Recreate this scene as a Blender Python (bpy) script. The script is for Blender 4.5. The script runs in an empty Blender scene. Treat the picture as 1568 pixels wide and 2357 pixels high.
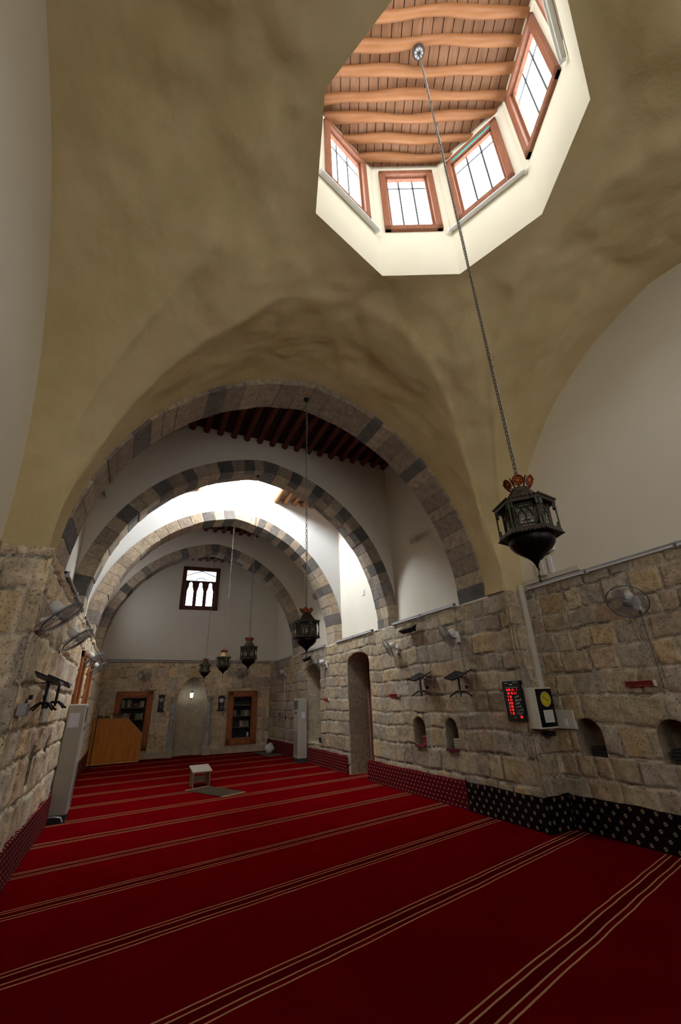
import bpy, bmesh, math, random
import numpy as np
from mathutils import Matrix, Vector

random.seed(7)
rng = np.random.default_rng(11)
SC = bpy.context.scene
COL = SC.collection
PI = math.pi
R_ = math.radians

# ------------------------------------------------------------------ camera
CAM_Z = 1.75
PP = np.array([784.0, 1178.5])
VV = np.array([704.7, -1000.0])          # vanishing point of the verticals
VY = np.array([288.0, 1630.0])           # vanishing point of the hall's axis
F = math.sqrt(-float(np.dot(VV - PP, VY - PP)))
_up = np.array([*(VV - PP), F]); _up /= np.linalg.norm(_up)
_yd = np.array([*(VY - PP), F]); _yd /= np.linalg.norm(_yd)
_xd = np.cross(_yd, _up)
if _xd[0] < 0:
    _xd = -_xd
RW = np.array([_xd, _yd, _up])
_r = RW @ np.array([1, 0, 0]); _u = RW @ np.array([0, -1, 0]); _b = RW @ np.array([0, 0, -1])
cam_d = bpy.data.cameras.new('camera'); cam = bpy.data.objects.new('camera', cam_d); COL.objects.link(cam)
cam.matrix_world = Matrix(((_r[0], _u[0], _b[0], 0), (_r[1], _u[1], _b[1], 0), (_r[2], _u[2], _b[2], CAM_Z), (0, 0, 0, 1)))
cam_d.sensor_fit = 'VERTICAL'; cam_d.sensor_height = 36.0; cam_d.lens = F / 2357 * 36.0
cam_d.clip_start = 0.05; cam_d.clip_end = 100
SC.camera = cam

# ------------------------------------------------------------------ world, exposure, light levels
EXPOSURE = 0.0
PANE_DOME = 9.3        # daylight through the frosted panes of the near skylight
PANE_WELL = 225.0       # daylight through the panes of the far skylight well
PANE_END = 4.0         # window in the end wall
FILL_SIDE = 5.5       # glowing panels added high in the left wall to brighten the far bays
FILL_REAR = 4.9        # glowing panels added behind the viewer to brighten the near bay

SC.view_settings.view_transform = 'Standard'; SC.view_settings.look = 'None'
SC.view_settings.exposure = EXPOSURE; SC.view_settings.gamma = 1.0
SC.view_settings.use_curve_mapping = False
w = bpy.data.worlds.new('world'); SC.world = w; w.use_nodes = True
w.node_tree.nodes['Background'].inputs[0].default_value = (0.55, 0.68, 0.9, 1)
w.node_tree.nodes['Background'].inputs[1].default_value = 0.02
try:
    cy_ = SC.cycles
    cy_.use_denoising = True
    cy_.denoiser = 'OPENIMAGEDENOISE'
    cy_.max_bounces = 8; cy_.diffuse_bounces = 6; cy_.glossy_bounces = 3; cy_.transmission_bounces = 4
    cy_.transparent_max_bounces = 8
    cy_.sample_clamp_indirect = 4.0
    cy_.caustics_reflective = False; cy_.caustics_refractive = False
except Exception:
    pass

# ------------------------------------------------------------------ materials
def nt(name):
    m = bpy.data.materials.new(name); m.use_nodes = True
    t = m.node_tree; return m, t, t.nodes['Principled BSDF']

def simple(name, col, rough=0.6, metal=0.0, var=0.12, vscale=6.0, bump=0.0, bscale=40.0, spec=0.3, alpha=None):
    m, t, b = nt(name)
    N, L = t.nodes, t.links
    tc = N.new('ShaderNodeTexCoord')
    nz = N.new('ShaderNodeTexNoise'); nz.inputs['Scale'].default_value = vscale; nz.inputs['Detail'].default_value = 4
    L.new(tc.outputs['Object'], nz.inputs['Vector'])
    mp = N.new('ShaderNodeMapRange'); mp.inputs[1].default_value = .3; mp.inputs[2].default_value = .7
    mp.inputs[3].default_value = 1 - var; mp.inputs[4].default_value = 1 + var
    L.new(nz.outputs['Fac'], mp.inputs[0])
    mx = N.new('ShaderNodeVectorMath'); mx.operation = 'SCALE'; mx.inputs[0].default_value = col
    L.new(mp.outputs[0], mx.inputs['Scale']); L.new(mx.outputs[0], b.inputs['Base Color'])
    b.inputs['Roughness'].default_value = rough; b.inputs['Metallic'].default_value = metal
    b.inputs['Specular IOR Level'].default_value = spec
    if bump:
        n2 = N.new('ShaderNodeTexNoise'); n2.inputs['Scale'].default_value = bscale; n2.inputs['Detail'].default_value = 5
        L.new(tc.outputs['Object'], n2.inputs['Vector'])
        bp = N.new('ShaderNodeBump'); bp.inputs['Strength'].default_value = bump; bp.inputs['Distance'].default_value = .01
        L.new(n2.outputs['Fac'], bp.inputs['Height']); L.new(bp.outputs[0], b.inputs['Normal'])
    if alpha is not None:
        b.inputs['Alpha'].default_value = alpha
    return m

def emit(name, col, s):
    m, t, b = nt(name)
    b.inputs['Base Color'].default_value = (*col, 1)
    b.inputs['Emission Color'].default_value = (*col, 1); b.inputs['Emission Strength'].default_value = s
    return m

def plaster(name, c1, c2, scale=1.2, bump=.25):
    m, t, b = nt(name); N, L = t.nodes, t.links
    tc = N.new('ShaderNodeTexCoord')
    nz = N.new('ShaderNodeTexNoise'); nz.inputs['Scale'].default_value = scale; nz.inputs['Detail'].default_value = 6
    nz.inputs['Roughness'].default_value = .6
    L.new(tc.outputs['Object'], nz.inputs['Vector'])
    rp = N.new('ShaderNodeMix'); rp.data_type = 'RGBA'
    mp = N.new('ShaderNodeMapRange'); mp.inputs[1].default_value = .35; mp.inputs[2].default_value = .68
    L.new(nz.outputs['Fac'], mp.inputs[0]); L.new(mp.outputs[0], rp.inputs[0])
    rp.inputs[6].default_value = (*c1, 1); rp.inputs[7].default_value = (*c2, 1)
    L.new(rp.outputs[2], b.inputs['Base Color'])
    b.inputs['Roughness'].default_value = .85; b.inputs['Specular IOR Level'].default_value = .15
    n2 = N.new('ShaderNodeTexNoise'); n2.inputs['Scale'].default_value = 14; n2.inputs['Detail'].default_value = 6
    L.new(tc.outputs['Object'], n2.inputs['Vector'])
    bp = N.new('ShaderNodeBump'); bp.inputs['Strength'].default_value = bump; bp.inputs['Distance'].default_value = .02
    L.new(n2.outputs['Fac'], bp.inputs['Height']); L.new(bp.outputs[0], b.inputs['Normal'])
    return m

def stone_mat(name, gain=1.0):
    m, t, b = nt(name); N, L = t.nodes, t.links
    at = N.new('ShaderNodeAttribute'); at.attribute_name = 'tint'
    tc = N.new('ShaderNodeTexCoord')
    nz = N.new('ShaderNodeTexNoise'); nz.inputs['Scale'].default_value = 9; nz.inputs['Detail'].default_value = 8
    nz.inputs['Roughness'].default_value = .68
    L.new(tc.outputs['Object'], nz.inputs['Vector'])
    mp = N.new('ShaderNodeMapRange'); mp.inputs[1].default_value = .3; mp.inputs[2].default_value = .7
    mp.inputs[3].default_value = .66 * gain; mp.inputs[4].default_value = 1.3 * gain
    L.new(nz.outputs['Fac'], mp.inputs[0])
    mx = N.new('ShaderNodeVectorMath'); mx.operation = 'SCALE'
    L.new(at.outputs['Color'], mx.inputs[0]); L.new(mp.outputs[0], mx.inputs['Scale'])
    # pits
    vo = N.new('ShaderNodeTexNoise'); vo.inputs['Scale'].default_value = 38; vo.inputs['Detail'].default_value = 4
    L.new(tc.outputs['Object'], vo.inputs['Vector'])
    mp2 = N.new('ShaderNodeMapRange'); mp2.inputs[1].default_value = .33; mp2.inputs[2].default_value = .42
    mp2.inputs[3].default_value = .55; mp2.inputs[4].default_value = 1
    L.new(vo.outputs['Fac'], mp2.inputs[0])
    mx2 = N.new('ShaderNodeVectorMath'); mx2.operation = 'SCALE'
    L.new(mx.outputs[0], mx2.inputs[0]); L.new(mp2.outputs[0], mx2.inputs['Scale'])
    L.new(mx2.outputs[0], b.inputs['Base Color'])
    b.inputs['Roughness'].default_value = .9; b.inputs['Specular IOR Level'].default_value = .12
    ad = N.new('ShaderNodeMath'); ad.operation = 'ADD'
    L.new(nz.outputs['Fac'], ad.inputs[0]); L.new(mp2.outputs[0], ad.inputs[1])
    bp = N.new('ShaderNodeBump'); bp.inputs['Strength'].default_value = .7; bp.inputs['Distance'].default_value = .02
    L.new(ad.outputs[0], bp.inputs['Height']); L.new(bp.outputs[0], b.inputs['Normal'])
    return m

def wood(name, c1, c2, axis='Z', scale=3.0, rough=.5, stretch=12):
    m, t, b = nt(name); N, L = t.nodes, t.links
    tc = N.new('ShaderNodeTexCoord'); mpg = N.new('ShaderNodeMapping')
    s = {'X': (1, stretch, stretch), 'Y': (stretch, 1, stretch), 'Z': (stretch, stretch, 1)}[axis]
    mpg.inputs['Scale'].default_value = s
    L.new(tc.outputs['Object'], mpg.inputs['Vector'])
    nz = N.new('ShaderNodeTexNoise'); nz.inputs['Scale'].default_value = scale; nz.inputs['Detail'].default_value = 5
    L.new(mpg.outputs[0], nz.inputs['Vector'])
    rp = N.new('ShaderNodeMix'); rp.data_type = 'RGBA'
    mp = N.new('ShaderNodeMapRange'); mp.inputs[1].default_value = .35; mp.inputs[2].default_value = .65
    L.new(nz.outputs['Fac'], mp.inputs[0]); L.new(mp.outputs[0], rp.inputs[0])
    rp.inputs[6].default_value = (*c1, 1); rp.inputs[7].default_value = (*c2, 1)
    L.new(rp.outputs[2], b.inputs['Base Color']); b.inputs['Roughness'].default_value = rough
    b.inputs['Specular IOR Level'].default_value = .25
    bp = N.new('ShaderNodeBump'); bp.inputs['Strength'].default_value = .3; bp.inputs['Distance'].default_value = .004
    L.new(nz.outputs['Fac'], bp.inputs['Height']); L.new(bp.outputs[0], b.inputs['Normal'])
    return m

def mnode(N, L, op, a, b=None, c=None):
    n = N.new('ShaderNodeMath'); n.operation = op
    for i, v in enumerate((a, b, c)):
        if v is None: continue
        if isinstance(v, (int, float)): n.inputs[i].default_value = v
        else: L.new(v, n.inputs[i])
    return n.outputs[0]

def carpet_mat():
    """striped carpet: bundles of four thin beige lines that fan out slightly"""
    m, t, b = nt('striped_carpet'); N, L = t.nodes, t.links
    tc = N.new('ShaderNodeTexCoord'); sp = N.new('ShaderNodeSeparateXYZ'); L.new(tc.outputs['Object'], sp.inputs[0])
    nzw = N.new('ShaderNodeTexNoise'); nzw.inputs['Scale'].default_value = 1.6; nzw.inputs['Detail'].default_value = 2
    L.new(tc.outputs['Object'], nzw.inputs['Vector'])
    wob = mnode(N, L, 'MULTIPLY', mnode(N, L, 'SUBTRACT', nzw.outputs['Fac'], .5), .035)
    x, y = sp.outputs[0], mnode(N, L, 'ADD', sp.outputs[1], wob)
    y0 = mnode(N, L, 'DIVIDE', mnode(N, L, 'SUBTRACT', y, mnode(N, L, 'MULTIPLY', x, .300)),
               mnode(N, L, 'SUBTRACT', 1.0, mnode(N, L, 'MULTIPLY', x, .0131)))
    ys = [-.25, 1.05, 2.353, 3.664, 5.015, 6.348, 7.57, 8.84, 10.14, 11.44, 12.80, 14.12, 15.50, 16.75, 18.15, 19.5]
    fc = N.new('ShaderNodeFloatCurve'); cu = fc.mapping.curves[0]
    pts = [((yy + 1) / 22, (i + 1) / 20) for i, yy in enumerate(ys)]
    cu.points[0].location = (0, pts[0][1] - pts[0][0] * (pts[1][1] - pts[0][1]) / (pts[1][0] - pts[0][0]))
    cu.points[1].location = (1, pts[-1][1] + (1 - pts[-1][0]) * (pts[-1][1] - pts[-2][1]) / (pts[-1][0] - pts[-2][0]))
    for p in pts: cu.points.new(*p)
    for p in cu.points: p.handle_type = 'VECTOR'
    fc.mapping.update()
    L.new(mnode(N, L, 'DIVIDE', mnode(N, L, 'ADD', y0, 1.0), 22.0), fc.inputs['Value'])
    idx = mnode(N, L, 'MULTIPLY', fc.outputs[0], 20.0)
    fr = mnode(N, L, 'FRACT', mnode(N, L, 'ADD', idx, .6))      # line at .6
    d = mnode(N, L, 'MULTIPLY', mnode(N, L, 'SUBTRACT', fr, .6), 1.32)
    line = None
    for off in (0, -.06, -.17, -.235):
        k = mnode(N, L, 'COMPARE', d, off, .0085)
        line = k if line is None else mnode(N, L, 'MAXIMUM', line, k)
    band = mnode(N, L, 'COMPARE', d, -.115, .05)
    n1 = N.new('ShaderNodeTexNoise'); n1.inputs['Scale'].default_value = 2.2; n1.inputs['Detail'].default_value = 5
    L.new(tc.outputs['Object'], n1.inputs['Vector'])
    red = N.new('ShaderNodeMix'); red.data_type = 'RGBA'; L.new(n1.outputs['Fac'], red.inputs[0])
    red.inputs[6].default_value = (.074, .0005, .0013, 1); red.inputs[7].default_value = (.104, .0008, .0024, 1)
    dk = N.new('ShaderNodeMix'); dk.data_type = 'RGBA'; L.new(band, dk.inputs[0])
    L.new(red.outputs[2], dk.inputs[6]); dk.inputs[7].default_value = (.06, .0006, .0015, 1)
    mx = N.new('ShaderNodeMix'); mx.data_type = 'RGBA'; L.new(line, mx.inputs[0])
    L.new(dk.outputs[2], mx.inputs[6]); mx.inputs[7].default_value = (.40, .24, .12, 1)
    L.new(mx.outputs[2], b.inputs['Base Color'])
    b.inputs['Roughness'].default_value = 1; b.inputs['Specular IOR Level'].default_value = .0
    n2 = N.new('ShaderNodeTexNoise'); n2.inputs['Scale'].default_value = 260; L.new(tc.outputs['Object'], n2.inputs['Vector'])
    bp = N.new('ShaderNodeBump'); bp.inputs['Strength'].default_value = .4; bp.inputs['Distance'].default_value = .004
    L.new(n2.outputs['Fac'], bp.inputs['Height']); L.new(bp.outputs[0], b.inputs['Normal'])
    return m

def dotted_mat(name, base, dot, px=.135, pz=.145, rad=.017, flower=False):
    """skirting carpet with a staggered pattern of small flowers, in the strip's own x/z"""
    m, t, b = nt(name); N, L = t.nodes, t.links
    tc = N.new('ShaderNodeTexCoord'); sp = N.new('ShaderNodeSeparateXYZ'); L.new(tc.outputs['Object'], sp.inputs[0])
    x, z = mnode(N, L, 'ADD', sp.outputs[0], sp.outputs[1]), sp.outputs[2]
    r = mnode(N, L, 'DIVIDE', z, pz * .5); fl = mnode(N, L, 'FLOOR', r)
    fz = mnode(N, L, 'MULTIPLY', mnode(N, L, 'SUBTRACT', mnode(N, L, 'FRACT', r), .5), pz * .5)
    half = mnode(N, L, 'MULTIPLY', mnode(N, L, 'FRACT', mnode(N, L, 'MULTIPLY', fl, .5)), 1.0)
    cx = mnode(N, L, 'FRACT', mnode(N, L, 'ADD', mnode(N, L, 'DIVIDE', x, px), half))
    fx = mnode(N, L, 'MULTIPLY', mnode(N, L, 'SUBTRACT', cx, .5), px)
    d = mnode(N, L, 'SQRT', mnode(N, L, 'ADD', mnode(N, L, 'MULTIPLY', fx, fx), mnode(N, L, 'MULTIPLY', fz, fz)))
    if flower:
        an = mnode(N, L, 'ARCTAN2', fz, fx)
        pet = mnode(N, L, 'ADD', mnode(N, L, 'MULTIPLY', mnode(N, L, 'COSINE', mnode(N, L, 'MULTIPLY', an, 6.0)), .25 * rad), rad)
        a = mnode(N, L, 'LESS_THAN', d, pet); c = mnode(N, L, 'GREATER_THAN', d, rad * .38)
        k = mnode(N, L, 'MULTIPLY', a, c)
    else:
        k = mnode(N, L, 'LESS_THAN', d, rad)
    mx = N.new('ShaderNodeMix'); mx.data_type = 'RGBA'; L.new(k, mx.inputs[0])
    mx.inputs[6].default_value = (*base, 1); mx.inputs[7].default_value = (*dot, 1)
    L.new(mx.outputs[2], b.inputs['Base Color']); b.inputs['Roughness'].default_value = 1
    b.inputs['Specular IOR Level'].default_value = .05
    return m

M = {}
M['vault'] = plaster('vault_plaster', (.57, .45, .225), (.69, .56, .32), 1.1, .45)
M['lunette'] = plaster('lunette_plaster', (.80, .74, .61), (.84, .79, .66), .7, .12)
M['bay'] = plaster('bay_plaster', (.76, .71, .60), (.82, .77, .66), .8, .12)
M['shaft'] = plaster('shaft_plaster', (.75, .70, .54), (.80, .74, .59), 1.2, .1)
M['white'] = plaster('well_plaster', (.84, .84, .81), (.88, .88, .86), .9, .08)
M['stone'] = stone_mat('limestone_blocks', .86)
M['stone_near'] = stone_mat('near_limestone_blocks', 1.02)
M['stone_left'] = stone_mat('brightened_limestone_blocks', 1.55)  # tint brightened to make up for light this away-facing wall lacks
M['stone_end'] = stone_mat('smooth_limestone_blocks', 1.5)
M['carpet'] = carpet_mat()
M['skirt_red'] = dotted_mat('red_skirting', (.075, .003, .006), (.42, .30, .2), .115, .14, .0125)
M['skirt_dark'] = dotted_mat('dark_skirting', (.008, .003, .004), (.30, .24, .15), .16, .17, .021, True)
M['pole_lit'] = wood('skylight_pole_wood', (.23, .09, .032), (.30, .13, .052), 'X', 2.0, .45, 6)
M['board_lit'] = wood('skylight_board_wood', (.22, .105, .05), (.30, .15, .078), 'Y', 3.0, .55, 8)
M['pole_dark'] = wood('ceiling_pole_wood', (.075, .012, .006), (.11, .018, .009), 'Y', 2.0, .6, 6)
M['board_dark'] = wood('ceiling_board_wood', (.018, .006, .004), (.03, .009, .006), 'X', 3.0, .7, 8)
M['win_wood'] = wood('window_frame_wood', (.22, .085, .045), (.28, .115, .065), 'Z', 3.0, .45, 8)
M['dark_win'] = wood('dark_window_wood', (.07, .018, .010), (.11, .03, .016), 'Z', 3.0, .45, 8)
M['lectern'] = wood('lectern_wood', (.42, .135, .014), (.56, .21, .028), 'Z', 1.6, .35, 10)
M['door_wood'] = wood('doorway_wood', (.09, .014, .012), (.13, .022, .016), 'Z', 3.0, .6, 8)
M['carve'] = wood('carved_frame_wood', (.22, .06, .018), (.36, .12, .03), 'Z', 5.0, .4, 3)
M['gold'] = simple('gilt_scrolls', (.50, .26, .08), .4, .2)
M['pane'] = emit('frosted_pane_daylight', (.86, .94, 1.0), PANE_DOME)
M['pane_well'] = emit('well_pane_daylight', (.90, .96, 1.0), PANE_WELL)
M['fill_rear'] = emit('rear_fill_glow', (.93, .96, 1.0), FILL_REAR)
M['fill_side'] = emit('side_fill_glow', (.93, .96, 1.0), FILL_SIDE)
M['pane_end'] = emit('end_pane_daylight', (.74, .86, 1.0), PANE_END)
M['bar'] = simple('window_bar_metal', (.10, .11, .12), .5, .4)
M['iron'] = simple('lantern_iron', (.055, .042, .030), .45, .75, .3, 30, .4, 90)
M['iron_green'] = simple('lantern_verdigris', (.055, .065, .04), .55, .5, .3, 25, .3, 90)
M['bowl'] = simple('lantern_bowl_iron', (.014, .007, .008), .35, .7, .3, 30, .3, 90)
M['amber'] = simple('amber_glass', (.55, .16, .03), .3, 0, .3, 60)
M['crown_red'] = simple('crown_metal_red', (.22, .035, .015), .4, .4)
M['chain'] = simple('chain_iron', (.16, .14, .12), .4, .8)
M['wire'] = simple('pale_wire', (.45, .42, .36), .6)
M['lglass'] = simple('lantern_glass', (.35, .35, .27), .15, 0, .2, 20, alpha=.42)
M['silver'] = simple('silver_ceiling_rose', (.16, .15, .15), .3, .9)
M['fan_white'] = simple('fan_white_plastic', (.72, .72, .68), .35)
M['fan_guard'] = simple('fan_guard_wire', (.30, .34, .36), .35, .6)
M['fan_rim'] = simple('fan_rim', (.13, .17, .19), .35, .4)
M['fan_blade'] = simple('fan_blade_plastic', (.40, .36, .34), .3, 0, .1, 6, alpha=.62)
M['black'] = simple('black_metal', (.012, .012, .013), .4, .2)
M['black_gloss'] = simple('black_gloss', (.008, .008, .010), .15)
M['tube_white'] = simple('batten_white', (.72, .72, .72), .35, 0, .05)
M['tube_grey'] = simple('batten_grey_metal', (.42, .43, .46), .35, .5, .05)
M['ac'] = simple('aircon_cream', (.42, .40, .34), .4, 0, .05)
M['ac_dark'] = simple('aircon_dark_slots', (.03, .03, .03), .5)
M['paper'] = simple('notice_paper', (.70, .70, .80), .7, 0, .04)
M['ink'] = simple('faint_ink', (.25, .25, .3), .8)
M['led'] = emit('red_led_digits', (1.0, .025, .035), 1.1)
M['yellow'] = simple('yellow_dial', (.60, .50, .02), .45)
M['offwhite'] = simple('clock_housing_white', (.62, .58, .48), .45, 0, .05)
M['label'] = simple('white_lettering', (.55, .55, .52), .6, 0, .02)
M['marble'] = simple('grey_marble', (.40, .41, .42), .35, 0, .3, 9)
M['table'] = simple('desk_white_laminate', (.74, .73, .66), .4, 0, .04)
M['table_leg'] = simple('desk_worn_sides', (.34, .25, .18), .6, 0, .3, 9)
M['sack'] = simple('white_sack', (.60, .58, .52), .8, 0, .2, 12, .5, 20)
M['heater'] = simple('red_slats', (.24, .018, .020), .4)
M['brown'] = simple('brown_cloth', (.20, .10, .035), .9, 0, .35, 12, .4, 30)
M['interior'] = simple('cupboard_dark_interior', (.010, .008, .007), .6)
M['shelfwood'] = simple('shelf_brown', (.20, .10, .06), .5)
M['lamp_on'] = emit('lit_lamp_glass', (.92, .97, 1.0), 6.0)
BOOKM = [simple('book_' + n, c, .6) for n, c in (('green', (.10, .14, .07)), ('cream', (.42, .37, .26)), ('brown', (.20, .10, .05)),
         ('grey', (.22, .22, .20)), ('red', (.18, .03, .02)))]
M['book_dark'] = simple('book_black_cover', (.03, .03, .032), .4)
M['book_silver'] = simple('book_pale_edge', (.40, .44, .44), .4, .2)

# ------------------------------------------------------------------ mesh helpers
class MB:
    def __init__(s): s.v = []; s.f = []; s.m = []; s.sm = []
    def add(s, vs, fs, mi=0, smooth=False):
        o = len(s.v); s.v += [tuple(p) for p in vs]
        for f in fs: s.f.append(tuple(i + o for i in f)); s.m.append(mi); s.sm.append(smooth)
        return s
    def box(s, c, d, mi=0, mat=None, bev=0.0):
        x, y, z = (k / 2 for k in d)
        if bev > 0:
            bev = min(bev, x * .9, y * .9, z * .9)
            vs = []; idx = {}
            for sx in (-1, 1):
                for sy in (-1, 1):
                    for sz in (-1, 1):
                        for a in range(3):
                            p = [sx * (x - bev), sy * (y - bev), sz * (z - bev)]
                            p[a] = (sx * x, sy * y, sz * z)[a]
                            idx[(sx, sy, sz, a)] = len(vs); vs.append(p)
            fs = []
            for a in range(3):
                b, c2 = [(1, 2), (2, 0), (0, 1)][a]
                for sg in (-1, 1):
                    q = []
                    for (sb, s2) in ((-1, -1), (1, -1), (1, 1), (-1, 1)):
                        k = [0, 0, 0]; k[a] = sg; k[b] = sb; k[c2] = s2; q.append(idx[(*k, a)])
                    fs.append(q if sg > 0 else q[::-1])
            for a in range(3):
                b, c2 = [(1, 2), (2, 0), (0, 1)][a]
                for sb in (-1, 1):
                    for s2 in (-1, 1):
                        k1 = [0, 0, 0]; k1[b] = sb; k1[c2] = s2; k2 = list(k1); k1[a] = -1; k2[a] = 1
                        q = [idx[(*k1, b)], idx[(*k2, b)], idx[(*k2, c2)], idx[(*k1, c2)]]
                        fs.append(q if sb * s2 < 0 else q[::-1])
            for sx in (-1, 1):
                for sy in (-1, 1):
                    for sz in (-1, 1):
                        q = [idx[(sx, sy, sz, a)] for a in range(3)]
                        fs.append(q if sx * sy * sz > 0 else q[::-1])
        else:
            vs = [(a * x, b * y, c2 * z) for a in (-1, 1) for b in (-1, 1) for c2 in (-1, 1)]
            fs = [(0, 1, 3, 2), (4, 6, 7, 5), (0, 4, 5, 1), (2, 3, 7, 6), (0, 2, 6, 4), (1, 5, 7, 3)]
        vs = [Vector(p) for p in vs]
        if mat is not None: vs = [mat @ p for p in vs]
        vs = [p + Vector(c) for p in vs]
        return s.add(vs, fs, mi)
    def prism(s, poly, y0, y1, mi=0):
        """poly in x/z extruded along y"""
        n = len(poly)
        vs = [(x, y0, z) for x, z in poly] + [(x, y1, z) for x, z in poly]
        fs = [tuple(range(n)), tuple(range(2 * n - 1, n - 1, -1))] + [(i, i + n, (i + 1) % n + n, (i + 1) % n) for i in range(n)]
        return s.add(vs, fs, mi)
    def tube(s, pts, r, n=8, mi=0, cap=True):
        pts = [Vector(p) for p in pts]; k = len(pts)
        rs = r if isinstance(r, (list, tuple)) else [r] * k
        vs = []; prev = None
        for i, p in enumerate(pts):
            t = (pts[min(i + 1, k - 1)] - pts[max(i - 1, 0)]).normalized()
            if prev is None:
                a = Vector((0, 0, 1)) if abs(t.z) < .9 else Vector((1, 0, 0)); u = t.cross(a).normalized()
            else:
                u = (prev - t * prev.dot(t)).normalized()
            prev = u; v = t.cross(u)
            for j in range(n):
                a = 2 * PI * j / n; vs.append(p + (u * math.cos(a) + v * math.sin(a)) * rs[i])
        fs = [(i * n + j, i * n + (j + 1) % n, (i + 1) * n + (j + 1) % n, (i + 1) * n + j) for i in range(k - 1) for j in range(n)]
        s.add(vs, fs, mi, True)
        if cap: s.add([vs[j] for j in range(n)], [tuple(range(n))[::-1]], mi); s.add([vs[(k - 1) * n + j] for j in range(n)], [tuple(range(n))], mi)
        return s
    def lathe(s, prof, n=24, mi=0, smooth=True, mat=None, ph=0.0, caps=False):
        vs = []
        for r, z in prof:
            for j in range(n):
                a = 2 * PI * j / n + ph; vs.append(Vector((r * math.cos(a), r * math.sin(a), z)))
        if mat is not None: vs = [mat @ p for p in vs]
        k = len(prof)
        fs = [(i * n + j, i * n + (j + 1) % n, (i + 1) * n + (j + 1) % n, (i + 1) * n + j) for i in range(k - 1) for j in range(n)]
        if caps: fs += [tuple(range(n))[::-1], tuple((k - 1) * n + j for j in range(n))]
        return s.add(vs, fs, mi, smooth)
    def torus(s, R, r, n=32, k=6, mi=0, mat=None):
        vs = []; fs = []
        for i in range(n):
            a = 2 * PI * i / n
            for j in range(k):
                b = 2 * PI * j / k
                vs.append(Vector(((R + r * math.cos(b)) * math.cos(a), (R + r * math.cos(b)) * math.sin(a), r * math.sin(b))))
        if mat is not None: vs = [mat @ p for p in vs]
        for i in range(n):
            for j in range(k):
                fs.append((i * k + j, ((i + 1) % n) * k + j, ((i + 1) % n) * k + (j + 1) % k, i * k + (j + 1) % k))
        return s.add(vs, fs, mi, True)
    def build(s, name, mats, parent=None, fix=True):
        me = bpy.data.meshes.new(name); me.from_pydata([tuple(p) for p in s.v], [], s.f)
        if not isinstance(mats, (list, tuple)): mats = [mats]
        for m in mats: me.materials.append(m)
        me.polygons.foreach_set('material_index', s.m); me.polygons.foreach_set('use_smooth', s.sm)
        if fix:
            bm = bmesh.new(); bm.from_mesh(me); bmesh.ops.recalc_face_normals(bm, faces=bm.faces[:]); bm.to_mesh(me); bm.free()
        me.update()
        o = bpy.data.objects.new(name, me); COL.objects.link(o)
        if parent is not None: o.parent = parent
        return o

def tag(o, label=None, cat=None, group=None, kind=None):
    if label: o['label'] = label
    if cat: o['category'] = cat
    if group: o['group'] = group
    if kind: o['kind'] = kind
    return o

def thing(name, label, cat, loc=(0, 0, 0), rotz=0.0, group=None):
    o = bpy.data.objects.new(name, None); o.empty_display_size = .1; COL.objects.link(o)
    o.location = loc; o.rotation_euler = (0, 0, rotz)
    return tag(o, label, cat, group)

def dup(o, parent=None, loc=None, rotz=None, label=None, group=None):
    c = o.copy(); COL.objects.link(c)
    if parent is not None: c.parent = parent
    if loc is not None: c.location = loc
    if rotz is not None: c.rotation_euler = (0, 0, rotz)
    if label: c['label'] = label
    if group: c['group'] = group
    for ch in list(o.children): dup(ch, c)
    return c

def struct(name, mb, mats, label=None, parent=None, fix=True):
    o = mb.build(name, mats, parent, fix)
    if parent is None: o['kind'] = 'structure'; o['category'] = name.split('_')[0]; o['label'] = label or name.replace('_', ' ')
    return o

# ---- numpy noise
def _hash(ix, iy, iz, seed):
    n = (ix * 374761393 + iy * 668265263 + iz * 2147483647 + seed * 974634777) & 0xffffffff
    n = ((n ^ (n >> 13)) * 1274126177) & 0xffffffff
    return ((n ^ (n >> 16)) & 0xffff) / 65535.0
def vnoise(x, y, seed=0):
    ix = np.floor(x).astype(np.int64); iy = np.floor(y).astype(np.int64)
    fx = x - ix; fy = y - iy; fx = fx * fx * (3 - 2 * fx); fy = fy * fy * (3 - 2 * fy)
    a = _hash(ix, iy, 0, seed); b = _hash(ix + 1, iy, 0, seed); c = _hash(ix, iy + 1, 0, seed); d = _hash(ix + 1, iy + 1, 0, seed)
    return (a * (1 - fx) + b * fx) * (1 - fy) + (c * (1 - fx) + d * fx) * fy
def fbm(x, y, seed=0, o=4):
    s = 0; a = .5; t = 0
    for i in range(o): s = s + a * (vnoise(x, y, seed + i * 17) - .5); t += a; a *= .5; x = x * 2.03 + 7.1; y = y * 2.03 + 3.7
    return s / t * 2

# ---- arch profile: two-centred
SPR = 3.35
def arch_pts(a, r, n=24):
    """list of (x offset, z) from right springing over the apex to the left springing"""
    c = (r * r - a * a) / (2 * a); Rr = a + c; ph = math.acos(c / Rr)
    right = [(-c + Rr * math.cos(ph * i / n), SPR + Rr * math.sin(ph * i / n)) for i in range(n + 1)]
    return right + [(-x, z) for x, z in right[-2::-1]]

STONE_COLS = [(.50, .405, .275), (.455, .365, .245), (.42, .36, .28), (.52, .39, .225), (.41, .32, .235), (.47, .405, .31), (.54, .44, .29), (.46, .345, .235)]

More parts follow.
